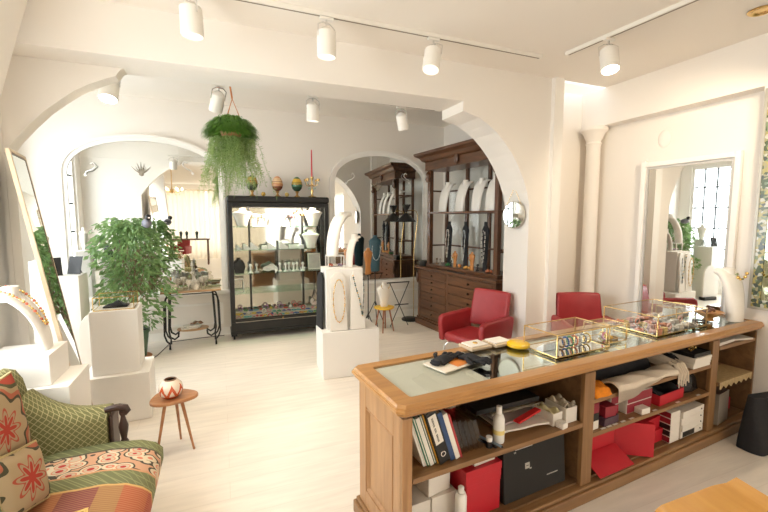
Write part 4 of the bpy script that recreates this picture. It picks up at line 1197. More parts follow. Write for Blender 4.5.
# glass box on the pedestal by the plant
glass_case('brass-edged glass box on the white pedestal beside the green plant', (-.875, 4.12, .9735), R(3), .30, .26, .115, base=mat('pale_felt', (.62, .56, .46), .9))
one(MB().sheet(lambda u, v: ((u - .5) * .18, (v - .5) * .12, .012 + .035 * math.sin(math.pi * u) * math.sin(math.pi * v) * (1 + .3 * math.sin(9 * u + 4 * v))), 14, 10, .008), 'dark_pouch', BLACKF, 'dark crumpled pouch inside the glass box by the plant', 'pouch', (-.875, 4.12, .9785), smooth=0)
# black display cards and collar on the tall pedestal
for i, (x, y, a, lb) in enumerate(((-1.66, 5.26, 25, 'black folded display card on the tall pedestal behind the leaning mirror'), (-1.52, 5.36, -20, 'second black display card, farther right on the tall slim pedestal'))):
    o = thing('display_card', lb, 'display card', (x, y, 1.1425), R(a), 'black display cards')
    MB().b2(-.07, .07, -.003, .003, 0, .20).move(Matrix.Rotation(R(-16), 4, 'X')).out('front_board', BLACK, o)
    MB().b2(-.02, .02, -.002, .002, 0, .14).move(Matrix.Translation((0, .105, .0005)) @ Matrix.Rotation(R(27), 4, 'X')).out('strut', BLACK, o)
plinth(-1.98, -1.80, 5.55, 5.75, 0, 1.28, 'tallest slim white pedestal by the barred window, behind the leaning mirror')
torso('white bust with a turquoise collar on the tallest slim pedestal', (-1.89, 5.65, 1.2825), R(60), sc(VB, .9), .5, g='white shoulder busts')
# white round-topped board on the floor
o = thing('arched_board', 'white round-topped board with dark foot, on the floor left of the plant', 'board', (-1.27, 5.12, 0), R(8))
MB().prism([(-.17, .07)] + [(.17 * -math.cos(math.pi * i / 16), .55 + .2 * math.sin(math.pi * i / 16)) for i in range(17)] + [(.17, .07)], 'y', -.02, .02).out('board', WHITE, o, bevel=.004)
MB().b2(-.18, .18, -.06, .06, .001, .069).out('foot', BLACK, o, bevel=.006)

# middle pedestal (top at z 1.20)
ZP = 1.2015
curved_bust('large white curved bust on top of the middle pedestal', (1.16, 4.39, 1.342), R(36), .46, .25, .15, .18, .09)
curved_bust('smaller white curved bust beside the large one on the middle pedestal', (1.36, 4.40, ZP), R(30), .34, .14, .10, .11, .05)
ac = thing('acrylic_box', 'clear acrylic box with white frame under the large curved bust on the pedestal', 'acrylic box', (1.20, 4.43, ZP), R(-4))
f = MB(); f.b2(-.095, .095, -.08, .08, 0, .01); f.b2(-.095, .095, -.08, .08, .128, .138)
for x in (-.09, .09):
    for y in (-.075, .075): f.b2(x - .005, x + .005, y - .005, y + .005, .01, .128)
f.out('frame', WHITE, ac)
f = MB(); f.b2(-.085, .085, -.076, -.074, .01, .128); f.b2(-.085, .085, .074, .076, .01, .128); f.b2(-.091, -.089, -.07, .07, .01, .128); f.b2(.089, .091, -.07, .07, .01, .128)
f.out('panes', ACR, ac)
for i, (x, c, n_) in enumerate(((-.05, (.55, .2, .1), 'coral'), (0., (.75, .68, .6), 'pearl'), (.045, (.3, .22, .3), 'violet'))):
    trinket('small %s bead cluster inside the acrylic box' % n_, colm(n_, c), (1.20 + x, 4.43 - .02 * i, ZP + .012), 'lump', 1.1, cat='jewellery', name='bead_cluster', g='bead clusters in the acrylic box')
def board(label, loc, rz, w_, h_, tilt, m=None):
    o = thing('necklace_board', label, 'necklace board', loc, rz, 'white necklace boards')
    pl = [(-w_ / 2, 0), (w_ / 2, 0), (w_ * .42, h_ * .9), (w_ * .2, h_), (-w_ * .2, h_), (-w_ * .42, h_ * .9)]
    MB().prism(pl, 'y', -.012, .012).move(Matrix.Rotation(tilt, 4, 'X')).out('panel', m or WHITEC, o, bevel=.005)
    return o
board('white necklace board with gold necklace leaning on the front of the middle pedestal', (1.17, 4.187, .5255), R(-4), .20, .64, R(-3))
board('narrow white board with dark bead necklace on the front right of the middle pedestal', (1.385, 4.165, .5255), R(-4), .17, .66, R(-4))
board('tall black felt board leaning on the left side of the middle pedestal', (1.006, 4.40, .5255), R(-86), .22, .63, R(-2), BLACKF)
P = [(1.17 + .065 * math.cos(a) , 4.158 , .86 + .235 * math.sin(a)) for a in [R(90) + 2 * math.pi * i / 30 for i in range(31)]]
beads('long gold necklace hanging on the white board, left front of the middle pedestal', P, GOLD, .008, m2=colm('amber', (.6, .3, .08)))
P = [(1.33, 4.158, 1.13), (1.36, 4.153, 1.0), (1.40, 4.145, .86), (1.43, 4.139, .68)]
beads('dark green long bead strand on the right front of the middle pedestal', P, colm('dark_green_bead', (.04, .09, .07)), .009, m2=GOLD)
P = [(1.445, 4.147, 1.10), (1.45, 4.145, .95), (1.44, 4.14, .8), (1.435, 4.139, .68)]
beads('black bead strand hanging down the right edge of the middle pedestal board', P, BLACK, .007, m2=colm('dark_green_bead', (.04, .09, .07)))

# tripod stands with wooden and blue busts
def tripod(label, x, y, zt, g='thin black tripod stands'):
    o = thing('tripod_stand', label, 'stand', (x, y, 0), R(20), g)
    MB().cyl((0, 0, .30), (0, 0, zt), .008, n=8).out('pole', BLACK, o, smooth=40)
    for k in range(3):
        a = R(120 * k); MB().cyl((0, 0, .42), (.2 * math.cos(a), .2 * math.sin(a), .006), .007, n=8).out('leg', BLACK, o, smooth=40)
    MB().cyl((0, 0, zt), (0, 0, zt + .008), .05, n=20).out('top_plate', BLACK, o)
    return o
ORG = wood('orange_wood_bust', (.42, .16, .04), (.58, .25, .07), .35, (6, 6, 1), .2)
BLU = mat('teal_beaded_bust', (.03, .085, .11), .4, var=.5, scale=60, bump=.3)
tripod('thin tripod stand under the wooden bust right of the middle pedestal', 1.89, 5.22, .97)
torso('orange wooden necklace bust on a stand right of the middle pedestal', (1.89, 5.22, .979), R(10), sc(TORS, .95, .98), .45, ORG, g='orange wooden busts')
tripod('thin tripod stand half hidden behind the middle pedestal', 1.62, 5.25, 1.0)
torso('orange wooden bust half hidden behind the curved bust on the pedestal', (1.62, 5.25, 1.009), R(-10), sc(TORS, .95, .98), .45, ORG, g='orange wooden busts')
tripod('thin tripod stand under the dark teal bust, behind the yellow stool', 2.30, 6.02, .90)
torso('dark teal beaded necklace bust above the yellow stool', (2.30, 6.02, .909), R(0), [(.001, 0), (.075, 0), (.078, .02), (.085, .2), (.10, .42), (.105, .49), (.08, .52), (.04, .54), (.035, .58), (.001, .582)], .4, BLU)
P = [(2.30 + .07 * math.cos(a), 5.966 - .004 * math.sin(a), 1.26 + .17 * math.sin(a)) for a in [R(20 - 220 * i / 24) for i in range(25)]]
beads('silver bead necklace on the dark teal bust', P, colm('silver_bead', (.6, .65, .65), .2), .008)
ys = thing('yellow_stool', 'small stool with yellow seat and wooden legs before the right mirror', 'stool', (2.33, 5.70, 0), R(15))
MB().prism([(.16 * math.cos(a) * (1 + .06 * math.cos(3 * a)), .16 * math.sin(a) * (1 + .06 * math.cos(3 * a))) for a in [2 * math.pi * i / 30 for i in range(30)]], 'z', .36, .385).out('seat', mat('yellow_laminate', (.80, .48, .03), .35), ys, bevel=.008)
for a in (45, 135, 225, 315): MB().cyl((.08 * math.cos(R(a)), .08 * math.sin(R(a)), .359), (.15 * math.cos(R(a)), .15 * math.sin(R(a)), 0), .013, .009, 10).out('leg', mat('reddish_leg', (.36, .13, .06), .4), ys, smooth=40)
torso('white shoulder bust with a short gold necklace standing on the yellow stool', (2.33, 5.70, .387), R(0), sc(VB, 1.1, 1.02), .45, g='white shoulder busts')
P = [(2.33 + .07 * math.cos(a), 5.642 - .012 * math.sin(a), .725 + .06 * math.sin(a)) for a in [R(170 + 200 * i / 16) for i in range(17)]]
beads('short gold necklace on the white bust on the yellow stool', P, GOLD, .008)
o = thing('folding_rod_stand', 'thin black folding rod stand beside the yellow stool', 'stand', (2.66, 5.86, 0), R(0))
for s_, n_ in ((-1, 'rod'), (1, 'rod')): MB().tube([(s_ * .16, 0, .004), (-s_ * .16, .02 * s_, .72)], .007, 8).out(n_, BLACK, o, smooth=40)
MB().cyl((-.22, 0, .727), (.18, 0, .727), .009, n=8).out('top_bar', BLACK, o, smooth=40)
MB().cyl((-.08, 0, .36), (.16, -.01, .36), .009, n=8).out('middle_bar', BLACK, o, smooth=40)

# ------------------------------------------------------------------ dresser contents (placed in the dresser's own directions)
_db = Matrix.Translation((3.05, 5.95, 0)) @ Matrix.Rotation(BRZ, 4, 'Z')
def dl(x, y, z): return tuple(_db @ Vector((x, y, z)))
ZS = 1.8615; ZB = BT + .0515
for i, (x, lb) in enumerate(((.46, 'leftmost curved white bust on the dresser shelf'), (.88, 'middle curved white bust on the dresser shelf'), (1.24, 'third curved white bust on the dresser shelf, the broadest'), (1.53, 'curved white bust on the dresser shelf behind the right post'))):
    curved_bust(lb, dl(x, .15, ZS), R(10), .43, .17, .17, .22, .05)
blk = colm('black_velvet', (.012, .012, .014), .8)
for i, (x, y, lb, m1, m2) in enumerate(((.55, .22, 'slim black bust with pearl strand, left in the dresser hutch', PAPER, None), (1.02, .16, 'slim black bust with thick silver strand, middle of the dresser hutch', colm('silver_bead', (.6, .65, .65)), None), (1.40, .20, 'slim black bust with white strand, right in the dresser hutch', PAPER, BLACK))):
    torso(lb, dl(x, y, ZB), BRZ, sc(TALL, 1.15, 1.2), .5, blk, g='slim black busts in the dresser')
    P = [dl(x + .035 * math.cos(a) * (1 if math.sin(a) > -.2 else .7), y - .045 + .012 * (math.sin(a) > .3), ZB + .35 + .22 * math.sin(a)) for a in [R(70 - 320 * k / 30) for k in range(31)]]
    beads(['pearl strand on the left slim black bust in the dresser', 'thick silver strand on the middle slim black bust in the dresser', 'white and black strand on the right slim black bust in the dresser'][i], P, m1, .008, m2=m2, g='strands on the slim black busts')
for i, (x, y, k, lb) in enumerate(((.82, .13, .75, 'orange wooden bust left of the middle black bust in the dresser'), (1.22, .12, .8, 'orange wooden bust right of the middle black bust in the dresser'))):
    torso(lb, dl(x, y, ZB), BRZ, sc(TORS, k, k * .85), .5, ORG, g='orange busts in the dresser')
    P = [dl(x + .035 * math.cos(a), y - .035, ZB + .19 + .05 * math.sin(a)) for a in [R(200 + 140 * q / 14) for q in range(15)]]
    beads(['red and gold necklace on the left orange bust in the dresser', 'red and gold necklace on the right orange bust in the dresser'][i], P, GOLD, .009, m2=colm('coral', (.6, .14, .07)))
for i, (x, c, k, lb) in enumerate(((.35, (.3, .2, .12), 'post', 'small brown bottle at the left end of the dresser hutch'), (.44, (.5, .45, .4), 'post', 'small grey figure at the left of the dresser hutch'), (.66, (.05, .2, .06), 'lump', 'green bead heap in the dresser hutch'), (.72, (.02, .02, .02), 'post', 'small black bottle in the dresser hutch'), (.93, (.6, .22, .05), 'ball', 'orange ball in front of the middle black bust in the dresser'), (1.10, (.65, .35, .08), 'lump', 'amber bead heap at the front of the dresser hutch'), (1.33, (.02, .02, .02), 'post', 'small black bottle at the right of the dresser hutch'), (1.56, (.4, .12, .05), 'lump', 'brown bead heap at the right end of the dresser hutch'))):
    trinket(lb, colm('c%d_dresser' % i, c), dl(x, .13, ZB + .001), k, 1.6, cat='ornament', name='ornament', g='little things in the dresser hutch')
lidded('black_box', BLACK, BLACK, (.16, .12, .085), dl(.07, .08, BT + .001), BRZ, 'black lidded box on the left end of the dresser top', 'box')
one(MB().prism([(.21 * math.cos(a), 0.045 * math.sin(a)) for a in [2 * math.pi * i / 32 for i in range(32)]], 'z', 0, .012), 'black_tray', BLACK, 'flat oval black tray on the front edge of the dresser top', 'tray', dl(1.02, -.0, BT + .0013), BRZ, bevel=.003)

# ------------------------------------------------------------------ on top of the glass cabinet
egg = [(.001, 0), (.04, .006), (.07, .04), (.082, .09), (.076, .14), (.052, .19), (.024, .215), (.001, .22)]
def egg_mat(name, a, b, c):
    m = bpy.data.materials.new(name); nt, N, L = nodes(m)
    out = N.new('ShaderNodeOutputMaterial'); bs = N.new('ShaderNodeBsdfPrincipled'); tc = N.new('ShaderNodeTexCoord'); sx = N.new('ShaderNodeSeparateXYZ')
    L.new(tc.outputs['Object'], sx.inputs[0]); cr = N.new('ShaderNodeValToRGB'); cr.color_ramp.interpolation = 'CONSTANT'
    e = cr.color_ramp.elements; e[0].position = 0; e[0].color = rgba(a); e[1].position = .3; e[1].color = rgba(b)
    for p, q in ((.52, c), (.58, a), (.62, c), (.85, b)): x = e.new(p); x.color = rgba(q)
    L.new(math_node(N, L, 'DIVIDE', math_node(N, L, 'SUBTRACT', sx.outputs['Z'], .085), .22), cr.inputs['Fac']); L.new(cr.outputs['Color'], bs.inputs['Base Color']); setin(bs, Roughness=.2)
    L.new(bs.outputs['BSDF'], out.inputs['Surface']); return m
ZT = CH + .0015
for i, (x, a, b_, c, lb) in enumerate(((.45, (.03, .03, .03), (.10, .11, .04), (.55, .33, .08), 'black and gold painted egg on stand, leftmost on the glass cabinet'), (.81, (.20, .07, .04), (.62, .30, .16), (.70, .48, .28), 'pink and amber painted egg on stand, middle of the cabinet top'), (1.10, (.03, .07, .04), (.05, .16, .08), (.68, .42, .05), 'green and yellow painted egg on stand, right on the glass cabinet'))):
    o = thing('painted_egg', lb, 'ornament', (x, 6.2, ZT), 0, 'painted eggs on the cabinet')
    MB().lathe([(.001, 0), (.042, 0), (.045, .01), (.02, .025), (.014, .05), (.032, .085), (.001, .085)], n=20).out('stand', mat('gilt_stand', (.5, .28, .08), .3, .6), o, smooth=45)
    MB().lathe(egg, (0, 0, .085), 24).out('egg', egg_mat('egg_paint_%d' % i, a, b_, c), o, smooth=60)
    m = MB(); m.ring((0, 0, .085 + .1), .0825, .004, 28); m.out('gold_band', GOLD, o, smooth=60)
for i, (x, c, lb) in enumerate(((.60, (.62, .36, .06), 'small amber ball between the left and middle eggs'), (.94, (.60, .42, .12), 'small gold ball between the middle and right eggs'))):
    trinket(lb, colm('ball%d' % i, c, .25), (x, 6.15, ZT), 'ball', 1.8, cat='ornament', name='ornament_ball', g='small balls on the cabinet')
cd = thing('candelabra', 'glass and brass candelabra with one tall red candle on the glass cabinet', 'candelabra', (1.33, 6.2, ZT), 0)
MB().lathe([(.001, 0), (.06, 0), (.062, .012), (.02, .03), (.012, .06), (.024, .10), (.01, .14), (.012, .26), (.026, .29), (.028, .31), (.001, .31)], n=20).out('stem', BRASS, cd, smooth=45)
MB().cyl((0, 0, .3105), (0, 0, .72), .012, .009, 12).out('candle', colm('red_wax', (.62, .02, .04)), cd, smooth=40)
for k in range(4):
    a = R(45 + 90 * k); c_, s_ = math.cos(a), math.sin(a)
    ar = MB(); ar.tube([(.01 * c_, .01 * s_, .20), (.05 * c_, .05 * s_, .17), (.10 * c_, .10 * s_, .19), (.115 * c_, .115 * s_, .25)], .006, 8); ar.lathe([(.001, .25), (.02, .25), (.026, .28), (.015, .285), (.001, .285)], (.115 * c_, .115 * s_, 0), 14)
    p = ar.out('arm', BRASS, cd, smooth=50)
    d = MB(); d.ball((.115 * c_, .115 * s_, .215), (.009, .009, .02), 8); d.ball((.06 * c_, .06 * s_, .14), (.008, .008, .018), 8)
    d.out('glass_drop', colm('drop_glass', (.55, .70, .62), .1), p, smooth=60)
# ------------------------------------------------------------------ inside the glass cabinet
def cl(x, y, z): return (CABX + x, CABY + y, z)
SHL = [z + .0012 for z in CSH]          # four glass shelves, lowest first
FLZ = .2635
torso('white shoulder bust at the left end of the top cabinet shelf', cl(.20, .16, SHL[3]), R(10), sc(VB, 1.25, .70), .45, g='white busts in the glass cabinet')
torso('white shoulder bust at the right end of the top cabinet shelf', cl(1.24, .17, SHL[3]), R(-10), sc(VB, 1.3, .74), .45, g='white busts in the glass cabinet')
torso('white shoulder bust at the right end of the second cabinet shelf', cl(1.20, .17, SHL[2]), R(-6), sc(VB, 1.2, .74), .45, g='white busts in the glass cabinet')
WT = colm('white_porcelain', (.86, .84, .80), .35)
def row(z, xs, kind, s_, label, group, name='ring_stand', cat='ring stand', m=WT):
    for i, (x, y) in enumerate(xs): trinket(label, m, cl(x, y, z), kind, s_, cat=cat, name=name, g=group)
row(SHL[3], [(.37, .10), (.45, .22), (.48, .13), (.60, .2), (.66, .14), (.72, .2), (.79, .13), (.85, .2)], 'cone', 2.0, 'small white ring cone on the top shelf of the glass cabinet', 'white ring cones on the top cabinet shelf')
def tstand(x, z, lb, c):
    o = thing('earring_stand', lb, 'earring stand', cl(x, .17, z), 0, 'earring stands in the cabinet')
    MB().lathe([(.001, 0), (.03, 0), (.028, .006), (.006, .012), (.005, .17), (.001, .17)], n=14).out('post', WT, o, smooth=45)
    MB().b2(-.055, .055, -.006, .006, .1705, .18).out('crossbar', WT, o)
    d = MB()
    for k in (-2, -1, 1, 2): d.ball((k * .023, -.012, .145), (.006, .006, .018), 8)
    d.out('earrings', colm('earring_%d' % int(c[0] * 100), c), o, smooth=0)
tstand(.40, SHL[3], 'white T-shaped earring stand left on the top cabinet shelf', (.55, .48, .4))
tstand(.54, SHL[3], 'white T-shaped earring stand in the middle of the top cabinet shelf', (.7, .6, .45))
tstand(.94, SHL[3], 'white T-shaped stand with pink earrings on the top cabinet shelf', (.65, .2, .22))
for i, (x, z, c) in enumerate(((1.0, .05, (.75, .38, .08)), (1.05, .09, (.78, .45, .15)), (1.10, .06, (.7, .3, .1)))):
    o = thing('paper_flower', 'orange paper flower in the top right of the glass cabinet, %s of three' % ('leftmost', 'topmost', 'rightmost')[i], 'flower', cl(x, .24, SHL[3]), 0, 'orange flowers in the cabinet')
    MB().cyl((0, 0, 0), (0, 0, .12 + z), .003, n=6).out('stem', BRASS, o)
    m = MB()
    for k in range(6): m.ball((.022 * math.cos(k * 1.05), -.004, .135 + z + .022 * math.sin(k * 1.05)), (.015, .006, .015), 8)
    m.ball((0, -.008, .135 + z), .012, 8); m.out('petals', colm('flower%d' % i, c), o, smooth=0)
for i, (x, s_) in enumerate(((.14, 1.2), (.25, 1.6), (.36, 2.0), (.60, 1.9), (.78, 2.2))):
    trinket('white wedge-shaped jewellery stand on the second cabinet shelf, %s from the left' % ('first', 'second', 'third', 'fourth', 'fifth')[i], WT, cl(x, .16, SHL[2]), 'wedge', s_, cat='jewellery stand', name='wedge_stand', g='white wedges on the second cabinet shelf')
row(SHL[2], [(.49, .12), (.55, .2), (.90, .12), (.97, .18), (1.04, .12)], 'block', 1.9, 'small white block stand on the second shelf of the glass cabinet', 'white blocks on the second cabinet shelf', 'block_stand', 'block stand')
# third shelf: dark hand, shell, white figures, card
o = thing('dark_hand_display', 'dark rounded necklace form at the left of the third cabinet shelf', 'display form', cl(.14, .17, SHL[1]), 0)
MB().lathe([(.001, 0), (.06, 0), (.065, .02), (.085, .09), (.07, .15), (.03, .175), (.028, .20), (.001, .205)], n=20, sy=.6).out('body', colm('black_velvet', (.012, .012, .014)), o, smooth=50)
sm = MB(); sm.sheet(lambda u, v: (.11 * (2 * u - 1), .07 * math.sin(math.pi * v) * math.sin(math.pi * (.1 + .8 * u)) * (1 if 1 else 0) - .03, .03 + .09 * v * math.sin(math.pi * (.12 + .76 * u)) + .008 * math.cos(10 * u)), 16, 8, .01)
one(sm, 'sea_shell', WT, 'white sea shell on the third shelf of the glass cabinet', 'shell', cl(.58, .16, SHL[1]), smooth=0)
row(SHL[1], [(.29, .12), (.38, .16), (.72, .16), (.80, .12), (.86, .18), (.92, .12), (.98, .17), (1.06, .12)], 'post', 2.2, 'small white turned post on the third shelf of the glass cabinet', 'white posts on the third cabinet shelf', 'ring_post', 'ring post')
o = thing('leaning_card', 'pale photo card leaning at the right of the third cabinet shelf', 'card', cl(1.26, .2, SHL[1]), 0)
MB().b2(-.10, .10, -.003, .003, .001, .26).move(Matrix.Rotation(R(-10), 4, 'X')).out('card', PAPER, o)
MB().b2(-.085, .085, -.0045, -.0032, .02, .24).move(Matrix.Rotation(R(-10), 4, 'X')).out('print', mat('faded_print', (.55, .50, .46), .6, var=.3, scale=12), o)
# lowest shelf
o = thing('small_white_frame', 'small white standing frame at the left of the lowest cabinet shelf', 'frame', cl(.12, .16, SHL[0]), 0)
f = MB(); f.b2(-.075, -.06, -.008, .008, 0, .2); f.b2(.06, .075, -.008, .008, 0, .2); f.b2(-.06, .06, -.008, .008, 0, .015); f.b2(-.06, .06, -.008, .008, .185, .2)
f.move(Matrix.Rotation(R(-8), 4, 'X')).out('frame', WT, o); MB().b2(-.06, .06, .002, .004, .015, .185).move(Matrix.Rotation(R(-8), 4, 'X')).out('pane', ACR, o)
for i, x in enumerate((.55, .86, 1.18)):
    one(MB().lathe([(.001, 0), (.05, .0), (.10, .018), (.105, .02), (.05, .008), (.001, .006)], n=26), 'glass_dish', ACR, 'clear glass dish on the lowest cabinet shelf, %s' % ('left one', 'middle one', 'right one')[i], 'dish', cl(x, .17, SHL[0]), 0, 'glass dishes in the cabinet', smooth=50)
# heap of coloured trinkets on the cabinet floor
rnd = random.Random(11)
PAL = [('red', (.62, .05, .04)), ('yellow', (.72, .52, .05)), ('orange', (.68, .26, .05)), ('blue', (.06, .12, .36)), ('green', (.10, .30, .12)), ('white', (.8, .76, .7)), ('turquoise', (.12, .42, .42)), ('pink', (.68, .30, .30)), ('violet', (.28, .12, .3))]
k = 0
for j in range(4):
    if j: MB().b2(.065, CW - .065, .062 + .058 * j - .029, .32, .2635 + .034 * (j - 1), .2632 + .034 * j).out('display_step', mat('pale_felt', (.62, .56, .46), .9), cab)
    for i in range(17):
        x = .10 + 1.26 * (i + .5 * (j % 2)) / 17; y = .058 + .058 * j
        nme, c = PAL[rnd.randrange(9)]
        kind = ('ring', 'lump', 'ball', 'ring', 'upring')[rnd.randrange(5)]
        if 1.15 < x < 1.34 and j > 2: continue
        word = {'ring': 'bangle', 'lump': 'bead cluster', 'ball': 'round bead', 'upring': 'upright bangle'}[kind]
        trinket('small %s %s in the colourful heap on the glass cabinet floor' % (nme, word), colm('trk_' + nme, c), cl(x, y, FLZ + .034 * j), kind, (1.15 + .25 * rnd.random()) * (.72 if kind == 'lump' else 1), 0, '%s %ss on the cabinet floor' % (nme, word), 'trinket', word.replace(' ', '_'))
mb = MB()
for i in range(9): mb.ball((.035 * math.cos(i * 2.1) * (i > 0), .02 * math.sin(i * 2.1) * (i > 0), .035 + .03 * (i % 3)), .032, 8)
one(mb, 'coral_lump', colm('pale_coral', (.80, .62, .56)), 'big pale pink coral lump at the back of the cabinet floor', 'coral', cl(1.24, .250, FLZ + .1045), smooth=0)

# ------------------------------------------------------------------ glassware on the serving cart
_cm = Matrix.Translation((-.40, 6.06, 0)) @ Matrix.Rotation(R(3), 4, 'Z')
def ct(x, y, z): return tuple(_cm @ Vector((x, y, z)))
CRY = glass('crystal', (.93, .92, .88), 2.2, .06)
CRM = mat('cut_crystal', (.66, .60, .52), .12, .0, var=.5, scale=60)
BOT = {'decanter': [(.001, 0), (.04, 0), (.044, .01), (.042, .07), (.03, .10), (.014, .12), (.013, .15), (.02, .155), (.001, .156)],
       'goblet': [(.001, 0), (.028, 0), (.026, .004), (.006, .012), (.005, .05), (.02, .065), (.03, .09), (.028, .12), (.001, .118)],
       'tumbler': [(.001, 0), (.028, 0), (.034, .07), (.032, .07), (.026, .008), (.001, .006)],
       'perfume': [(.001, 0), (.03, 0), (.034, .015), (.03, .05), (.01, .06), (.01, .07), (.02, .08), (.016, .1), (.001, .104)]}
ti = 0
rows_ = [(-.30, -.10), (-.21, -.12), (-.12, -.09), (-.03, -.12), (.06, -.10), (.15, -.12), (-.27, -.01), (-.16, .0), (-.06, -.01), (.04, .0), (.13, .0), (.22, -.05), (-.21, .10), (-.10, .11), (.0, .10), (.09, .11), (.18, .10)]
kinds = ['goblet', 'tumbler', 'perfume', 'goblet', 'perfume', 'tumbler', 'decanter', 'goblet', 'perfume', 'decanter', 'goblet', 'perfume', 'decanter', 'goblet', 'tumbler', 'perfume', 'goblet']
for (x, y), kd in zip(rows_, kinds):
    s_ = 1.15 + .1 * (ti % 3); ti += 1
    one(MB().lathe(sc(BOT[kd], s_, s_ * 1.0), n=16), kd if kd != 'perfume' else 'perfume_bottle', CRM if ti % 3 else CRY, 'cut crystal %s among the glassware on the serving cart' % (kd if kd != 'perfume' else 'perfume bottle'), 'glassware', ct(x, y, .7945), 0, 'crystal %s on the serving cart' % {'goblet': 'goblets', 'tumbler': 'tumblers', 'perfume': 'perfume bottles', 'decanter': 'decanters'}[kd], smooth=35)
# two-tier crystal stand rising above the rest
o = thing('tiered_stand', 'two-tier crystal stand rising above the glassware on the serving cart', 'tiered stand', ct(.02, .04, .7945))
o.location = ct(.02, .165, .7945)
MB().lathe([(.001, 0), (.03, 0), (.008, .02), (.008, .30), (.001, .30)], n=14).out('column', CRM, o, smooth=40)
for z, r in ((.19, .028), (.295, .022)): MB().lathe([(.001, z), (r, z), (r + .004, z + .012), (.001, z + .006)], n=20).out('tier_plate', CRM, o, smooth=40)
one(MB().lathe(sc(BOT['perfume'], .6), n=14), 'perfume_bottle', CRM, 'tiny crystal bottle on the very top of the tiered stand', 'glassware', (o.location.x, o.location.y, .7945 + .3085), smooth=40)
o = thing('small_clock', 'small orange enamel box at the left front of the serving cart', 'box', ct(-.34, -.13, .7945)); o.name = 'enamel_box'
MB().b2(-.02, .02, -.015, .015, 0, .045).out('box_body', colm('orange_enamel', (.65, .2, .04), .25), o, bevel=.006); MB().ball((0, 0, .05), .009, 8).out('knob', GOLD, o, smooth=0)
one(MB().b2(-.09, .09, -.05, .05, 0, .014), 'olive_book', colm('olive_cover', (.22, .22, .08)), 'thin olive book at the right back corner of the serving cart', 'book', ct(.29, .09, .7945), R(12), bevel=.002)
for i, (x, y, a, c, lb) in enumerate(((-.05, -.02, 10, (.75, .70, .62), 'pale magazine at the bottom of the pile on the lower cart tray'), (.0, .0, -8, (.62, .60, .58), 'grey magazine in the middle of the pile on the lower cart tray'), (-.01, .01, 24, (.78, .74, .68), 'white magazine on top of the pile on the lower cart tray'))):
    one(MB().b2(-.10, .10, -.07, .07, 0, .012), 'magazine', mat('magazine%d' % i, c, .4, var=.35, scale=25), lb, 'magazine', ct(x, y, .2455 + .0125 * i), R(a), 'magazines on the cart')
one(MB().sheet(lambda u, v: ((u - .5) * .16, (v - .5) * .09, .012 + .022 * math.sin(math.pi * u) + .008 * math.sin(14 * u + 3 * v)), 14, 8, .01), 'dried_wreath', mat('dried_brown', (.22, .12, .06), .8, var=.4), 'brown dried spray lying on the magazines of the serving cart', 'dried spray', ct(.05, .02, .2855), smooth=0)
one(MB().tube([(-.92, 5.35, .006), (-.8, 5.75, .006), (-.7, 6.3, .006), (-.3, 6.35, .006), (.0, 6.36, .006)], .005, 6), 'power_cable', BLACK, 'black power cable running along the floor behind the serving cart', 'cable', smooth=0)
# grey bird figure perched in the plant
o = thing('bird_figurine', 'grey and white bird figure perched at the top of the bushy plant', 'figurine', (-.80, 5.42, 1.70), R(200))
MB().ball((0, 0, 0), (.05, .10, .055), 12).out('body', mat('grey_plumage', (.22, .22, .26), .7, var=.3), o, smooth=0)
MB().ball((0, .09, .07), (.035, .042, .036), 12).out('head', BLACK, o, smooth=0)
MB().prism([(-.012, .12), (.012, .12), (.002, .17), (-.002, .17)], 'z', .058, .07).out('beak', colm('pale_beak', (.8, .6, .5)), o)
MB().box((0, -.14, -.02), (.05, .14, .012), rx=R(12)).out('tail', WHITE, o, bevel=.004)

# ------------------------------------------------------------------ on the counter top
KT = .9015
def kt(u, v, z=KT): return cw(u, v, z)
kr = CA
o = thing('necklace_card', 'flat orange and cream card lying on the counter glass under black gloves', 'card', kt(.56, .36), kr + R(12)); MB().b2(-.17, .17, -.09, .09, 0, .008).out('board', CREAM, o, bevel=.002); MB().b2(-.05, .06, -.075, .03, .0082, .0095).out('orange_patch', colm('orange_patch', (.75, .25, .05)), o)
def glove(label, u, v, a, s_=1):
    o = thing('glove', label, 'glove', kt(u, v, KT + .0105), kr + R(a), 'black gloves')
    mb = MB().sheet(lambda p, q: ((p - .5) * .13, (q - .5) * .09 * (1 - .2 * p), .016 + .022 * math.sin(math.pi * p) * math.sin(math.pi * q)), 12, 8, .014)
    mb.out('palm', BLACKF, o, smooth=0)
    for k in range(4):
        y = -.033 + .022 * k; L = (.06, .075, .07, .055)[k]
        MB().tube([(.055, y, .013), (.055 + L * .5, y * 1.15, .018), (.055 + L, y * 1.3, .011)], [.011, .0105, .009], 8).out('finger', BLACKF, o, smooth=0)
    MB().tube([(-.01, .04 * s_, .014), (.03, .075 * s_, .014), (.06, .085 * s_, .012)], [.012, .012, .010], 8).out('thumb', BLACKF, o, smooth=0)
    MB().tube([(-.06, 0, .014), (-.10, -.005, .015)], [.030, .034], 10, flat=.4).out('cuff', BLACKF, o, smooth=0)
    return o
glove('black glove lying left on the orange card on the counter', .50, .385, 25)
glove('black glove lying right on the orange card, fingers toward the shelves', .665, .33, -70, -1)
for i, (u, v, lb) in enumerate(((.86, .555, 'white square tray with a gold brooch, left of two on the counter'), (1.05, .545, 'plain white square tray, right of two on the counter'))):
    o = thing('jewellery_tray', lb, 'tray', kt(u, v - .02), kr + R(2), 'white trays on the counter')
    MB().b2(-.085, .085, -.07, .07, 0, .018).out('tray_base', mat('beige_card', (.60, .47, .32), .6), o, bevel=.003)
    MB().b2(-.07, .07, -.05, .058, .0182, .027).out('white_pad', WBOX, o, bevel=.003)
    if i == 0: MB().lathe([(.001, 0), (.018, 0), (.016, .005), (.001, .007)], (0, 0, .0272), 14).out('brooch', GOLD, o, smooth=0)
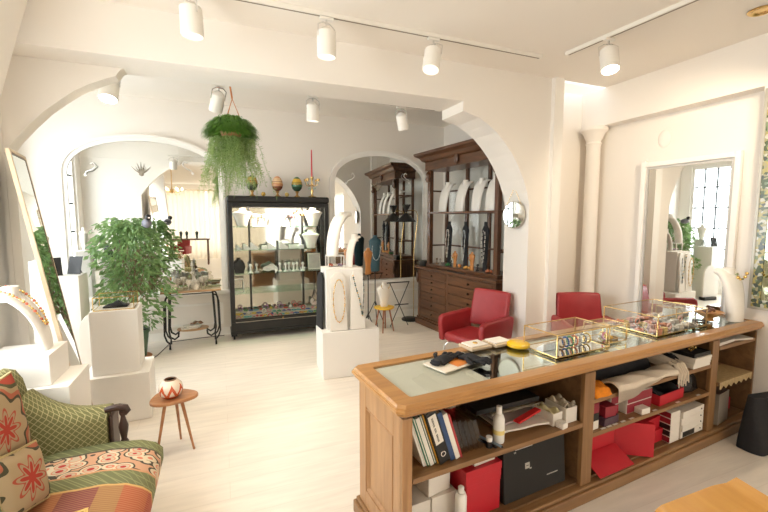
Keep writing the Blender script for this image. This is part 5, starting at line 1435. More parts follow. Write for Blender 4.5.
one(MB().lathe([(.001, 0), (.070, 0), (.076, .006), (.074, .022), (.064, .028), (.001, .03)], n=28), 'yellow_dish', mat('clear_yellow_plastic', (.86, .52, .01), .25), 'round bright yellow dish on the counter glass', 'dish', kt(1.13, .42), smooth=40)
glass_case('wide low brass-edged glass box nearest on the counter', kt(1.41, .27), kr, .50, .27, .145)
glass_case('small brass-edged glass box in the middle of the counter', kt(1.80, .27), kr, .22, .18, .12)
glass_case('largest brass-edged glass box on the right half of the counter', kt(2.52, .345), kr, .66, .42, .145)
glass_case('brass-edged glass box with white lid cards, near the far wall', kt(3.03, .455), kr, .30, .17, .09)
# contents of the boxes
for i in range(4):
    trinket('white notched card strip in the nearest glass box, %s from the left' % ('first', 'second', 'third', 'fourth')[i], WT, kt(1.205 + .03 * i, .28, KT + .0055), 'wedge', .9, kr + R(90), 'white card strips in the nearest glass box', 'card strip', 'card_strip')
for i, (nme, c) in enumerate((('brown', (.25, .15, .08)), ('blue', (.05, .14, .40)), ('green', (.10, .32, .15)), ('coral', (.7, .25, .15)), ('silver', (.6, .6, .58)), ('grey', (.35, .35, .36)), ('gold', (.75, .5, .15)))):
    o = thing('bracelet', '%s bead bracelet standing in the nearest glass box on the counter' % nme, 'bracelet', kt(1.335 + .042 * i, .25, KT + .0055), kr + R(80), 'bead bracelets in the nearest glass box')
    mb = MB()
    for q in range(16): mb.ball((.03 * math.cos(q * math.pi / 8), 0, .038 + .03 * math.sin(q * math.pi / 8)), .0068, 6)
    mb.out('beads', colm('brc_' + nme, c, .25), o, smooth=0)
    MB().ring((0, 0, .038), .03, .002, 20, 'y').out('elastic', colm('brc_' + nme, c, .25), o)
for i, (nme, c, kd, u, v) in enumerate((('ruby', (.55, .05, .10), 'upring', 1.76, .24), ('amber', (.7, .4, .08), 'lump', 1.80, .25), ('bronze', (.4, .25, .1), 'ring', 1.85, .24), ('gold', (.75, .5, .15), 'lump', 1.83, .30))):
    trinket('%s piece of jewellery in the small middle glass box' % nme, colm('sm_' + nme, c, .25), kt(u, v, KT + .0055), kd, 1.1, 0, 'jewels in the small middle glass box', 'jewellery', 'jewel')
rnd = random.Random(21)
P2 = [('pink', (.80, .48, .42)), ('coral', (.78, .32, .2)), ('gold', (.8, .58, .25)), ('white', (.84, .8, .74)), ('pale', (.78, .70, .64)), ('silver', (.7, .7, .68)), ('pearl', (.82, .75, .66))]
for j in range(4):
    for i in range(9):
        nme, c = P2[rnd.randrange(7)] if i > 3 else P2[(i + j) % 3]
        kd = ('ring', 'lump', 'upring', 'block')[rnd.randrange(4)]
        word = {'ring': 'ring', 'lump': 'bead cluster', 'upring': 'upright bangle', 'block': 'ring block'}[kd]
        trinket('small %s %s laid out in the largest glass box on the counter' % (nme, word), colm('big_' + nme, c, .25), kt(2.235 + .068 * i, .19 + .10 * j, KT + .0055), kd, 1.0, 0, '%s %ss in the largest glass box' % (nme, word), 'jewellery', word.replace(' ', '_'))
o = thing('filigree_brooch', 'silver filigree brooch at the front of the largest glass box', 'brooch', kt(2.70, .155, KT + .0055))
m = MB()
for q in range(7): m.ring((.035 * math.cos(q * .9) * (q > 0), .0, .03 + .022 * math.sin(q * .9) * (q > 0)), .014, .003, 12, 'y')
m.out('filigree', colm('dark_silver', (.35, .33, .30), .25), o); MB().b2(-.04, .04, -.006, .006, 0, .008).out('bar', colm('dark_silver', (.35, .33, .30), .25), o)
for i in range(3):
    trinket('white folded card in the glass box near the far wall, %s' % ('left one', 'middle one', 'right one')[i], WBOX, kt(2.94 + .09 * i, .455, KT + .0055), 'wedge', 1.3, kr, 'white cards in the far glass box', 'card', 'folded_card')
o = thing('dark_bracelet', 'dark bead bracelet lying behind the largest glass box on the counter', 'bracelet', kt(2.92, .215))
m = MB()
for q in range(22): m.ball((.055 * math.cos(q * math.pi / 11), .04 * math.sin(q * math.pi / 11), .011), .0105, 6)
m.out('beads', colm('onyx', (.02, .02, .025), .15), o, smooth=0); MB().ring((0, 0, .011), .047, .002, 24).out('cord', BLACK, o)
# wooden bowl and bust at the far end
WB = wood('golden_wood_bowl', (.50, .22, .06), (.66, .34, .11), .3, (5, 5, 1), .3)
o = thing('wooden_bowl', 'shallow golden wooden bowl on a foot at the far end of the counter', 'bowl', kt(3.08, .23), kr); o.scale = (.82, .82, 1)
MB().lathe([(.001, 0), (.05, 0), (.045, .012), (.035, .02), (.09, .045), (.13, .075), (.126, .078), (.08, .055), (.001, .04)], n=32).out('bowl', WB, o, smooth=50)
one(MB().tube([(.06 * math.cos(a), .03 * math.sin(a), .012 + .01 * math.sin(3 * a)) for a in [2 * math.pi * q / 20 for q in range(20)]], .010, 8, closed=True), 'horn_bangle', colm('dark_horn', (.14, .06, .04), .2), 'dark horn bangle resting in the golden wooden bowl', 'bangle', kt(3.07, .23, KT + .076), smooth=60)
bl_ = curved_bust('white bust standing at the far right end of the counter', kt(3.25, .12), kr + R(70), .40, .12, .13, .2, .09)
P = [Vector(bl_.location) + Vector((-.08 + .010 * q, -.03 - .0 * q, .40 - .05 * (1 - abs(q - 7) / 7) ** .5)) for q in range(15)]
beads('gold collar on the white bust at the far right end of the counter', P, GOLD, .012, m2=colm('olive_stone', (.25, .28, .12)))

# ------------------------------------------------------------------ shelves: first bay, upper shelf
Z1 = .5115
def leanbook(name, label, cat, u, v, t, d_, h_, cover, pages=None, tilt=-19, g='leaning binders and books', spine_label=False, ring=False):
    o = thing(name, label, cat, cw(u, v, Z1 + .0005), kr, g); o.rotation_mode = 'XYZ'
    M = Matrix.Rotation(R(tilt), 4, 'Y')
    if spine_label or name == 'book':
        c = MB(); c.b2(0, .003, .003, d_, 0, h_); c.b2(t - .003, t, .003, d_, 0, h_); c.b2(0, t, 0, .0028, 0, h_); c.move(M).out('cover', cover, o)
        if t > .015: MB().b2(.0035, t - .0035, .004, d_ - .0035, .004, h_ - .004).move(M).out('pages', pages or PAPER, o)
    elif pages:
        c = MB(); c.b2(0, .003, 0, d_, 0, h_); c.b2(t - .003, t, 0, d_, 0, h_); c.b2(.003, t - .003, d_ - .003, d_, 0, h_)
        c.move(M).out('cover', cover, o)
        MB().b2(.0035, t - .0035, .004, d_ - .0035, .006, h_ - .004).move(M).out('pages', pages, o)
    else:
        MB().b2(0, t, 0, d_, 0, h_).move(M).out('cover', cover, o, bevel=.0015)
    if spine_label:
        MB().b2(t * .12, t * .88, -.0018, -.0004, h_ * .38, h_ * .93).move(M).out('spine_label', PAPER, o)
        wr = MB(); rr = random.Random(4); z = h_ * .43
        while z < h_ * .88:
            L = rr.uniform(.006, .013); x0 = t * .36
            wr.tube([(x0, -.0028, z), (x0 + .010, -.0028, z + L * .3), (x0 + .002, -.0028, z + L * .6), (x0 + .011, -.0028, z + L)], .0013, 5); z += L + rr.choice((.003, .003, .012))
        wr.move(M).out('handwriting', BLACK, o)
    if ring:
        MB().ring((t / 2, -.002, h_ * .17), .013, .0025, 20, 'y').move(M).out('ring_hole', CHROME, o)
    return o
gm = colm('green_card', (.02, .20, .10)); dg = colm('dark_green_card', (.02, .07, .04))
leanbook('magazine_stack', 'thin white magazine leaning at the far left of the upper shelf', 'magazine', .185, .09, .010, .24, .27, PAPER)
leanbook('magazine_stack', 'second thin white magazine from the left on the upper shelf', 'magazine', .196, .09, .009, .24, .27, PAPER)
leanbook('folder', 'bright green folder leaning on the upper shelf', 'folder', .206, .08, .014, .24, .285, gm, PAPER)
leanbook('paper_sheaf', 'sheaf of white papers between green folders', 'papers', .2215, .08, .022, .25, .28, PAPER)
leanbook('folder', 'dark green folder leaning against the sheaf of papers', 'folder', .2465, .08, .014, .26, .29, dg, PAPER)
leanbook('folder', 'orange-yellow folder leaning beside the black binder', 'folder', .2625, .08, .008, .26, .295, colm('orange_card', (.62, .30, .03)))
leanbook('lever_binder', 'black lever-arch binder with handwritten white label', 'binder', .272, .065, .062, .28, .30, BLACK, PAPER, spine_label=True, ring=True)
leanbook('book', 'dark blue folder leaning right of the black binder', 'folder', .342, .07, .026, .24, .285, colm('blue_card', (.03, .07, .18)), PAPER)
leanbook('book', 'white-paged book with white cover right of the blue folder', 'book', .371, .07, .026, .22, .27, PAPER, PAPER)
leanbook('book', 'thin red book leaning at the right of the book row', 'book', .400, .07, .012, .22, .265, colm('red_cloth', (.42, .03, .03)))
for i in range(5):
    leanbook('plastic_case', 'clear grey plastic case leaning in the row right of the red book, %s' % ('leftmost', 'second', 'middle', 'fourth', 'rightmost')[i], 'plastic case', .419 + .031 * i, .09, .026, .26 - .02 * i, .205 - .008 * i, glass('smoky_plastic', (.86, .82, .76), 2.2, .08), None, -19, 'clear plastic cases on the shelf')
def lay(name, m, size, u, v, z, label, cat, a=0, g=None, **kw):
    w_, d_, h_ = size
    return one(MB().b2(-w_ / 2, w_ / 2, -d_ / 2, d_ / 2, 0, h_), name, m, label, cat, cw(u, v, z), kr + R(a), g, bevel=kw.get('bevel', .0015))
# tin, papers, bottle, pens, jar
o = thing('round_tin', 'red tin with white lid behind the plastic cases', 'tin', cw(.56, .42, Z1))
MB().cyl((0, 0, 0), (0, 0, .10), .05, n=24).out('tin_body', REDBOX, o, smooth=40); MB().lathe([(.001, .1), (.052, .1), (.052, .125), (.04, .13), (.001, .131)], n=24).out('lid', WBOX, o, smooth=40)
o = thing('white_bottle', 'white plastic squeeze bottle standing on the upper shelf', 'bottle', cw(.685, .105, Z1))
MB().lathe([(.001, 0), (.03, 0), (.032, .01), (.032, .13), (.024, .155), (.015, .162), (.001, .163)], n=24).out('bottle_body', WT, o, smooth=40)
MB().lathe([(.001, .1635), (.016, .1635), (.015, .205), (.001, .207)], n=18).out('cap', WT, o, smooth=40)
MB().lathe([(.0323, .05), (.0326, .05), (.0326, .075), (.0323, .075)], n=24).out('yellow_label', colm('yellow_mark', (.8, .65, .25)), o, smooth=40)
o = thing('small_jar', 'small jar with white cap at the front shelf edge', 'jar', cw(.60, .085, Z1))
MB().cyl((0, 0, 0), (0, 0, .035), .018, n=18).out('jar_body', BLACK, o, smooth=40); MB().cyl((0, 0, .0355), (0, 0, .06), .017, n=18).out('cap', WT, o, smooth=40)
for i, (u0, v0, u1, v1, m1, lb) in enumerate(((.60, .16, .645, .055, BLACK, 'black marker pen on the upper shelf'), (.625, .18, .675, .045, colm('blue_pen', (.25, .33, .42)), 'silver-blue pen on the upper shelf by the white bottle'))):
    o = thing('pen', lb, 'pen', (0, 0, 0), 0, 'pens on the shelf'); a_, b_ = Vector(cw(u0 - .01, v0, Z1 + .0075)), Vector(cw(u1 - .02, v1, Z1 + .0075))
    o.location = a_; MB().cyl((0, 0, 0), b_ - a_, .007, n=10).out('barrel', m1, o, smooth=40); MB().cyl(b_ - a_, (b_ - a_) * 1.07, .006, .001, 10).out('tip', BLACK, o, smooth=40)
# pile of papers and portfolios
lay('portfolio', mat('brown_folder', (.28, .20, .12), .7), (.36, .32, .012), .93, .32, Z1, 'brown card folder at the bottom of the paper pile', 'folder', 4)
def papers(label, u, v, z, w_, d_, m1, a, amp=.004, g='sheets in the paper pile'):
    return one(MB().sheet(lambda p, q: ((p - .5) * w_, (q - .5) * d_, .012 + amp * math.sin(3 * p + 5 * q) + amp * .6 * math.sin(11 * p)), 16, 14, .011), 'paper_sheaf', m1, label, 'papers', cw(u, v, z), kr + R(a), g, smooth=30)
papers('white curling papers at the bottom front of the paper pile', .92, .27, Z1 + .0165, .34, .32, PAPER, -6)
papers('mauve paper sleeve in the lower part of the pile', .93, .32, Z1 + .038, .36, .30, mat('mauve_paper', (.42, .34, .33), .5), 3)
lay('red_folder', colm('bright_red_plastic', (.62, .02, .02), .3), (.24, .04, .014), .95, .15, Z1 + .064, 'bright red plastic strip sticking out of the paper pile', 'folder', 14)
papers('grey-brown clear sleeves in the middle of the pile', .95, .36, Z1 + .060, .36, .24, mat('brown_sleeve', (.33, .27, .2), .3, var=.3), -3)
papers('pale crumpled clear sleeves near the top of the pile', .97, .37, Z1 + .082, .36, .22, mat('grey_sleeve', (.48, .43, .37), .3, var=.3), 5)
lay('black_portfolio', BLACK, (.48, .30, .028), .87, .365, Z1 + .107, 'large flat black portfolio on top of the paper pile', 'portfolio', -2)
def openbox(name, label, cat, u, v, z, w_, d_, h_, m1, a=0, g=None, t=.003):
    o = thing(name, label, cat, cw(u, v, z), kr + R(a), g); m = MB()
    m.b2(-w_ / 2, w_ / 2, -d_ / 2, d_ / 2, 0, t); m.b2(-w_ / 2, w_ / 2, -d_ / 2, -d_ / 2 + t, t, h_); m.b2(-w_ / 2, w_ / 2, d_ / 2 - t, d_ / 2, t, h_)
    m.b2(-w_ / 2, -w_ / 2 + t, -d_ / 2 + t, d_ / 2 - t, t, h_); m.b2(w_ / 2 - t, w_ / 2, -d_ / 2 + t, d_ / 2 - t, t, h_); m.out('box_body', m1, o); return o
o = openbox('carton', 'open white carton with pale yellow tissue, right end of the upper shelf', 'box', 1.125, .16, Z1, .085, .15, .075, WBOX, 4, 'white cartons on the upper shelf')
MB().sheet(lambda p, q: ((p - .5) * .07, (q - .5) * .13, .07 + .02 * math.sin(6 * p + 2) * math.sin(7 * q)), 10, 12, .01).out('tissue', colm('yellow_tissue', (.80, .72, .42)), o, smooth=0)
o = openbox('carton', 'taller open white carton with crumpled cellophane in the shelf corner', 'box', 1.232, .15, Z1, .095, .16, .095, WBOX, 0, 'white cartons on the upper shelf')
MB().sheet(lambda p, q: ((p - .5) * .085, (q - .5) * .14, .10 + .03 * math.sin(9 * p) * math.cos(8 * q) ), 12, 14, .01).out('cellophane', mat('crumpled_cellophane', (.55, .48, .38), .15, var=.4, scale=60), o, smooth=0)
lay('small_carton', WBOX, (.05, .05, .035), 1.13, .055, Z1, 'tiny white box at the shelf edge in front of the carton', 'box', 8)

# first bay, bottom
Z0 = .1135
lay('white_carton', WBOX, (.15, .22, .15), .20, .27, Z0, 'white box at the left end of the bottom shelf', 'box', 0, 'white boxes on the bottom shelf')
lay('white_carton', WBOX, (.16, .24, .15), .365, .28, Z0, 'white box under the upper white box on the bottom shelf', 'box', 0, 'white boxes on the bottom shelf')
lay('white_carton', WBOX, (.15, .20, .12), .335, .28, Z0 + .1515, 'white box stacked on top of another, bottom shelf', 'box', 6, 'white boxes on the bottom shelf')
lay('white_carton', WBOX, (.14, .09, .07), .22, .10, Z0, 'small low white box at the front of the bottom shelf', 'box', -4, 'white boxes on the bottom shelf')
o = thing('spray_can', 'white aerosol can on the bottom shelf in front of the red boxes', 'spray can', cw(.425, .095, Z0))
MB().lathe([(.001, 0), (.03, 0), (.031, .01), (.031, .165), (.024, .185), (.001, .186)], n=24).out('can_body', WT, o, smooth=40)
MB().lathe([(.001, .1865), (.016, .1865), (.016, .215), (.010, .22), (.001, .22)], n=18).out('nozzle_cap', WT, o, smooth=40)
lidded('red_box', REDBOX, REDBOX, (.24, .30, .196), cw(.585, .25, Z0), kr, 'large red box on the bottom shelf left of the black case', 'box', 'red boxes, first bay', .12)
lidded('red_box', REDBOX, REDBOX, (.25, .31, .085), cw(.582, .25, Z0 + .1975), kr, 'flat red box stacked on the large red box, first bay', 'box', 'red boxes, first bay', .5)
lay('white_book', WBOX, (.15, .22, .03), .60, .23, Z0 + .284, 'white booklet lying on the stacked red boxes', 'booklet', 3)
o = thing('black_case', 'big flat black presentation case with small silver lettering, bottom shelf', 'case', cw(.735, .095, Z0), kr)
T_ = Matrix.Rotation(R(-4), 4, 'X')
MB().b2(0, .50, 0, .055, 0.003, .355).move(T_).out('case_body', mat('charcoal_case', (.018, .0165, .015), .75), o, bevel=.006)
SIL = mat('silver_print', (.5, .48, .44), .4)
rr = random.Random(8); t = MB(); x = .09
while x < .22:
    w_ = rr.uniform(.006, .014); t.b2(x, x + w_ * .8, -.0012, -.0002, .298, .298 + rr.uniform(.008, .013)); x += w_
for k in range(4): t.b2(.08 + .004 * k, .083 + .004 * k, -.0012, -.0002, .285 - .004 * (k % 2), .29)
t.move(T_).out('lettering_line', SIL, o)
t = MB(); t.b2(.165, .20, -.0012, -.0002, .17, .205); t.b2(.20, .215, -.0012, -.0002, .162, .17); t.move(T_).out('emblem', SIL, o)
MB().b2(.172, .193, -.0018, -.0013, .186, .19).move(T_).out('emblem_bar', BLACK, o)
t = MB(); x = .34
while x < .43:
    w_ = rr.uniform(.004, .008); t.b2(x, x + w_ * .75, -.0012, -.0002, .085, .091); x += w_
t.move(T_).out('small_print', SIL, o)

# ------------------------------------------------------------------ second bay
ZA, ZM = .6415, .4215
def cloth(name, label, cat, u, v, z, w_, d_, h_, m1, a=0, seed=0, g=None, droop=0, fn=None):
    """rumpled folded cloth or soft bag: a closed lumpy pad"""
    r_ = random.Random(seed); ph = [r_.uniform(0, 6.28) for _ in range(6)]
    mb = MB(); nu, nv = 22, 16
    def top(p, q):
        e = (1 - abs(2 * p - 1) ** 5) * (1 - abs(2 * q - 1) ** 5); b = h_ * max(e, 0) ** .35
        w = .16 * h_ * (math.sin(7 * p + ph[0]) * math.sin(5 * q + ph[1]) + .7 * math.sin(17 * q + 4 * p + ph[2]) + .4 * math.sin(23 * p + ph[3]))
        return ((p - .5) * w_ * (1 + .03 * math.sin(9 * q + ph[4])), (q - .5) * d_ * (1 + .04 * math.sin(8 * p + ph[5])), .004 + max(b * .9 + w * e, .0))
    mb.sheet(top, nu, nv)
    mb.sheet(lambda p, q: (top(p, q)[0], top(p, q)[1], .0005), nu, nv)
    bmesh.ops.remove_doubles(mb.bm, verts=mb.bm.verts, dist=.0005)
    bm = mb.bm; be = [e for e in bm.edges if e.is_boundary]
    try: bmesh.ops.bridge_loops(bm, edges=be)
    except Exception: pass
    return one(mb, name, m1, label, cat, cw(u, v, z), kr + R(a), g, smooth=60)
cloth('orange_cloth', 'bright orange folded cloth at the left of the upper middle shelf', 'cloth', 1.475, .13, ZA, .155, .21, .062, mat('orange_cloth', (.78, .24, .01), .9, var=.2, scale=60, bump=.4), 0, 1)
cloth('black_bag', 'black cloth bag stuffed at the back of the upper middle shelf', 'bag', 1.90, .345, ZA, .72, .33, .128, BLACKF, 0, 2)
SCF = mat('cream_knit', (.72, .62, .50), .95, var=.12, scale=160, bump=.5)
def drape(p, q):
    x = -.33 + .66 * p; sag = .055 + .03 * math.sin(5 * p + 1) - .03 * p
    if q < .35: y, z = .012 + .004 * math.sin(18 * p), -sag * (1 - q / .35) + .02
    else:
        t = (q - .35) / .65; y = .015 + .13 * t; z = .022 + .03 * math.sin(math.pi * min(1, t * .9 + .1)) * (.8 + .2 * math.sin(7 * p)) + .006 * math.sin(16 * p + 6 * t)
    return (x, y, z + .012)
one(MB().sheet(drape, 40, 20, .012), 'cream_scarf', SCF, 'long cream scarf draped over the edge of the upper middle shelf', 'scarf', cw(1.92, .0, ZA), kr, smooth=60)
o = thing('fringed_scarf', 'pale knitted scarf with fringe hanging from the upper middle shelf', 'scarf', cw(2.345, .06, ZA), kr)
MB().sheet(lambda p, q: ((p - .5) * .14, .05 + .2 * q, .035 + .07 * math.sin(math.pi * (.15 + .7 * p)) * (.4 + .6 * q) + .008 * math.sin(20 * p)), 14, 12, .03).out('folded_body', SCF, o, smooth=60)
m = MB()
for i in range(16):
    x = -.065 + .13 * i / 15; m.tube([(x, .055, .05 + .02 * math.sin(i)), (x, .0, .06), (x + .004 * math.sin(i * 2), -.036, .0), (x + .006 * math.sin(i * 3), -.038, -.07 - .03 * math.sin(i * 1.7))], .0035, 5)
m.out('fringe', SCF, o, smooth=60)
cloth('black_pouch', 'small black round pouch between the scarf and the white boxes', 'pouch', 2.462, .19, ZA, .075, .12, .07, BLACKF, 0, 5)
wb = 'white boxes under the black tray'
lidded('white_box', WBOX, WBOX, (.23, .34, .04), cw(2.60, .20, ZA), kr, 'flat white box at the bottom under the black tray, upper middle shelf', 'box', wb, .5)
lidded('white_box', WBOX, WBOX, (.23, .34, .04), cw(2.605, .195, ZA + .0412), kr, 'flat white box directly under the black tray', 'box', wb, .5)
o = openbox('ring_tray', 'black tray with gold rings on top of two white boxes', 'tray', 2.605, .20, ZA + .0824, .225, .33, .028, BLACK, 0)
MB().b2(-.108, .108, -.16, .16, .004, .02).out('velvet_pad', colm('black_velvet', (.012, .012, .014)), o)
for i, (x, y) in enumerate(((-.04, -.10), (.0, -.09), (.04, -.085), (.01, -.05))): trinket('gold ring in the black tray, upper middle shelf', GOLD, cw(2.605 + x, .20 + y, ZA + .0824 + .0205), 'upring', .7, 40 * i, 'gold rings in the black tray', 'ring', 'gold_ring')
# middle shelf
c3 = 'little stacked boxes at the left of the middle shelf'
lay('small_box', WBOX, (.065, .07, .055), 1.437, .09, ZM, 'small white box at the bottom of the little left stack, middle shelf', 'box', 0, c3)
lay('small_box', BLACK, (.065, .07, .05), 1.437, .09, ZM + .0557, 'small black box in the middle of the little left stack, middle shelf', 'box', 3, c3)
lay('small_box', DKRED, (.065, .07, .065), 1.437, .09, ZM + .1064, 'small dark red box on top of the little left stack, middle shelf', 'box', -2, c3)
lay('small_box', mat('plum_card', (.07, .03, .05), .5), (.15, .12, .05), 1.59, .11, ZM, 'plum box under the dark red cube, middle shelf', 'box', 2)
lay('small_box', DKRED, (.10, .09, .07), 1.59, .10, ZM + .0507, 'dark red cube box on the plum box, middle shelf', 'box', -4)
def endbox(label, u, v, z, w_, d_, h_, m_end, g):
    o = thing('white_box', label, 'box', cw(u, v, z), kr, g)
    MB().b2(-w_ / 2, w_ / 2, -d_ / 2 + .003, d_ / 2, 0, h_).out('box_body', WBOX, o, bevel=.0015); MB().b2(-w_ / 2 + .004, w_ / 2 - .004, -d_ / 2, -d_ / 2 + .0028, .004, h_ - .004).out('coloured_end', m_end, o)
g_ = 'white boxes with red ends'
endbox('small white box with red end, lower of the pair left of the big ones', 1.735, .21, ZM, .085, .17, .07, DKRED, g_)
endbox('small white box with red end, upper of the pair left of the big ones', 1.735, .21, ZM + .0707, .085, .17, .07, DKRED, g_)
endbox('long white box with dark red end, lower of two, middle shelf', 1.95, .22, ZM, .28, .26, .068, DKRED, g_)
endbox('long white box with dark red end, upper of two, middle shelf', 1.955, .22, ZM + .0687, .28, .26, .068, DKRED, g_)
lay('small_box', WBOX, (.085, .055, .04), 1.935, .062, ZM, 'single small white box at the front edge of the middle shelf', 'box', -3)
o = openbox('red_tray', 'open red box with black straps inside, middle shelf', 'box', 2.29, .20, ZM, .32, .27, .075, REDBOX, 2)
MB().sheet(lambda p, q: ((p - .5) * .28, (q - .5) * .23, .065 + .028 * math.sin(7 * p + 1) * math.sin(6 * q)), 14, 12, .03).out('straps', BLACKF, o, smooth=60)
cloth('black_pouch', 'shiny black bag with gold clasp at the right of the middle shelf', 'bag', 2.60, .23, ZM, .26, .26, .15, mat('shiny_black', (.012, .012, .013), .25, bump=.2, scale=30), 0, 9)
# lower level: red boxes
o = openbox('red_box', 'open red box in the lower middle shelf with its flap pulled out', 'box', 1.60, .27, Z0, .34, .26, .19, REDBOX, 0, 'red boxes, second bay')
fl_ = MB().b2(-.17, .17, -.16, 0, 0, .004); fl_.move(Matrix.Translation((0, -.132, .09)) @ Matrix.Rotation(R(28), 4, 'X')).out('front_flap', REDBOX, o)
o = thing('red_box_cover', 'large red box cover standing upright on its edge in the second bay', 'lid', cw(1.865, .10, Z0), kr + R(-38)); L_ = MB()
L_.b2(-.09, .16, -.003, .003, 0, .235); L_.b2(-.09, -.084, .003, .04, 0, .235); L_.b2(.154, .16, .003, .04, 0, .235); L_.b2(-.084, .154, .003, .04, .229, .235); L_.b2(-.084, .154, .003, .04, 0, .006)
L_.out('lid_body', REDBOX, o)
lidded('red_box', REDBOX, REDBOX, (.24, .26, .095), cw(2.155, .23, Z0), kr, 'red box at the bottom of the red stack in the second bay', 'box', 'red boxes, second bay', .4)
lidded('red_box', REDBOX, REDBOX, (.23, .25, .09), cw(2.145, .235, Z0 + .0957), kr + R(5), 'red box on top of the red stack in the second bay', 'box', 'red boxes, second bay', .4)
for i, (m1, lb) in enumerate(((DKRED, 'dark red ended box at the bottom of the narrow stack, second bay'), (BLACK, 'black ended box second from the bottom of the narrow stack'), (BLACK, 'black ended box third from the bottom of the narrow stack'), (DKRED, 'dark red ended box second from the top of the narrow stack'), (DKRED, 'dark red ended box on top of the narrow stack, second bay'))):
    o = thing('narrow_box', lb, 'box', cw(2.335, .17, Z0 + .0462 * i), kr, 'narrow boxes in the second bay stack')
    MB().b2(-.06, .055, -.12, .1, 0, .0456).out('box_body', WBOX, o, bevel=.0015); MB().b2(-.0622, -.0604, -.118, .09, .004, .042).out('coloured_side', m1, o)
for i, lb in enumerate(('white drawer box with black front at the bottom of the white stack, second bay', 'white drawer box second from the bottom of the white stack', 'white drawer box third from the bottom of the white stack', 'white drawer box on top of the white stack, second bay')):
    o = thing('white_drawer_box', lb, 'box', cw(2.565 + .006 * (i % 2), .20, Z0 + .0508 * i), kr + R(1.5 * (i % 2)), 'white drawer boxes')
    MB().b2(-.15, .15, -.15, .15, 0, .0502).out('box_body', WBOX, o, bevel=.0015)
    MB().lathe([(.001, 0), (.006, 0), (.005, .004), (.001, .005)], n=10).move(Matrix.Translation((.11, -.1502, .025)) @ Matrix.Rotation(R(90), 4, 'X')).out('snap', BLACK, o)
    if i == 0: MB().b2(-.125, .03, -.152, -.1503, .005, .045).out('black_front', BLACK, o)
for i, (u, z) in enumerate(((1.50, .42), (1.56, .42), (1.62, .42), (1.70, .42), (1.79, .42), (2.05, .42), (2.33, .42), (2.6, .42), (2.03, .112), (2.42, .112), (2.68, .112))):
    a = MB().b2(-.022, .022, .0, .014, .0, .0012); a.out('shelf_tag', PAPER, ctr, loc=(u, .036 if z > .2 else .062, z + .0002))
# ------------------------------------------------------------------ third bay
ZT3, ZM3 = .7615, .4715
lay('white_tray', WBOX, (.26, .30, .022), 2.99, .20, ZT3, 'white paper tray on the top shelf of the right bay', 'tray', 3)
lay('white_tray', PAPER, (.24, .26, .014), 3.24, .17, ZT3, 'thin white booklet sticking out of the top right shelf', 'booklet', -14)
lidded('wooden_box', mat('tan_wood', (.50, .29, .14), .5, var=.2, scale=20), mat('tan_wood', (.36, .19, .08), .5), (.24, .17, .14), cw(3.22, .345, ZM3), kr, 'tan wooden box on the middle shelf of the right bay', 'box', None, .3)
cloth('black_pouch', 'black pouch at the left of the middle shelf in the right bay', 'pouch', 2.985, .37, ZM3, .17, .2, .13, BLACKF, 0, 12)
o = thing('lace_edging', 'golden lace runner hanging over the shelf edge of the right bay', 'lace', cw(2.86, .0, ZM3), kr)
MB().sheet(lambda p, q: (.51 * p, .022 + .21 * max(0, 1 - q / .6), .003 - (0 if q < .62 else (q - .62) * .13 * (1.0 + .25 * math.sin(40 * p)))), 40, 16).out('runner', mat('gold_lace', (.50, .36, .18), .7, var=.35, scale=50), o, smooth=60)
o = openbox('plastic_bin', 'grey translucent plastic bin with red folder at the bottom of the right bay', 'bin', 2.978, .165, Z0, .20, .25, .25, mat('grey_plastic', (.26, .225, .185), .3), 6)
MB().b2(-.085, .085, -.03, -.005, .02, .285).out('red_folder', REDBOX, o, bevel=.002); MB().b2(-.085, .06, .03, .05, .02, .235).out('paper_stack', PAPER, o)
lay('red_box', REDBOX, (.20, .24, .10), 3.24, .26, Z0, 'red box at the back of the bottom shelf in the right bay', 'box', 0)
o = thing('black_bag', 'black fabric bag on the floor at the right edge, in front of the counter', 'bag', cw(3.06, -.185, .001), kr + R(-12))
rings = []
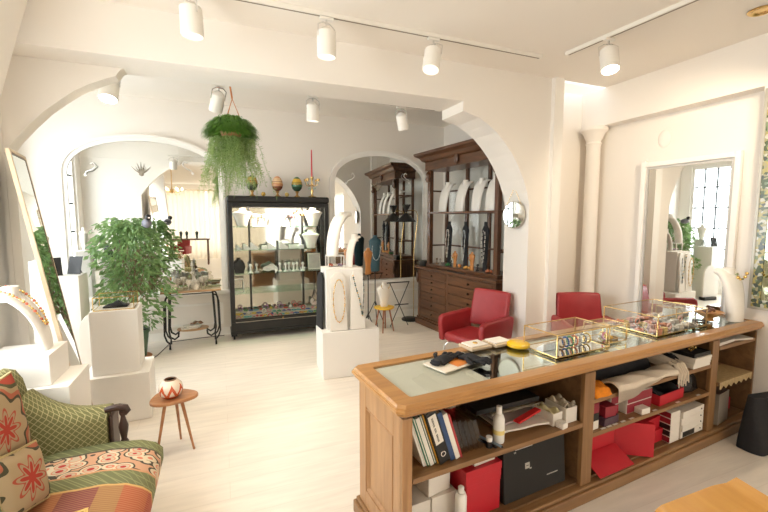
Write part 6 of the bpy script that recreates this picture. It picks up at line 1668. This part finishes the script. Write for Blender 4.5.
for k in range(9):
    t = k / 8; z = .42 * t; a, b_ = .17 * (1 - .10 * t), .095 * (1 - .55 * t)
    rings.append([(a * abs(math.cos(q)) ** .5 * (1 if math.cos(q) > 0 else -1) * (1 + .03 * math.sin(3 * q + 4 * t)), b_ * abs(math.sin(q)) ** .6 * (1 if math.sin(q) > 0 else -1) * (1 + .08 * math.sin(5 * q + 3 * t)), z) for q in [2 * math.pi * i / 28 for i in range(28)]])
MB().rings(rings).out('bag_body', BLACKF, o, smooth=60)
for s_ in (-1, 1): MB().tube([(-.07, s_ * .03, .415), (-.06, s_ * .065, .40), (0, s_ * .09, .33), (.06, s_ * .065, .40), (.07, s_ * .03, .415)], .009, 8, flat=.5).out('handle', BLACKF, o, smooth=60)

# ------------------------------------------------------------------ seen only by reflection: a chandelier and a desk far behind the camera
o = thing('glass_chandelier', 'small glass chandelier glowing in the reflection of the big arched mirror', 'chandelier', (-1.33, -1.0, 2.55))
MB().lathe([(.001, -.02), (.05, 0), (.06, .05), (.02, .12), (.012, .2), (.012, .70), (.001, .70)], n=16).out('stem', BRASS, o, smooth=40)
for k in range(6):
    a = k * 1.047; c_, s_ = math.cos(a), math.sin(a)
    ar = MB().tube([(.03 * c_, .03 * s_, .05), (.15 * c_, .15 * s_, .0), (.28 * c_, .28 * s_, .06)], .008, 8).out('arm', BRASS, o, smooth=60)
    MB().ball((.28 * c_, .28 * s_, .11), (.028, .028, .045), 10).out('bulb', emit('warm_bulb', (1, .72, .4), 6), ar, smooth=0)
    MB().ball((.2 * c_, .2 * s_, -.05), (.02, .02, .04), 8).out('glass_drop', CRY, ar, smooth=0)
o = thing('writing_desk', 'dark wooden desk far behind, glimpsed only in the big arched mirror', 'desk', (-1.1, -4.2, 0))
MB().b2(-.7, .7, -.35, .35, .95, 1.0).out('desk_top', DARKH, o, bevel=.006)
for x in (-.63, .63):
    for y in (-.28, .28): MB().b2(x - .03, x + .03, y - .03, y + .03, 0, .949).out('leg', DARKW, o)
for i, x in enumerate((-.3, -.1, .25)):
    one(MB().lathe(sc(TALL, 1, .5), n=14), 'dark_bottle', colm('dark_bottle', (.02, .04, .03), .2), 'dark bottle on the far desk, glimpsed only in the mirror', 'bottle', (-1.1 + x, -4.2, 1.0015), 0, 'dark bottles on the far desk', smooth=40)
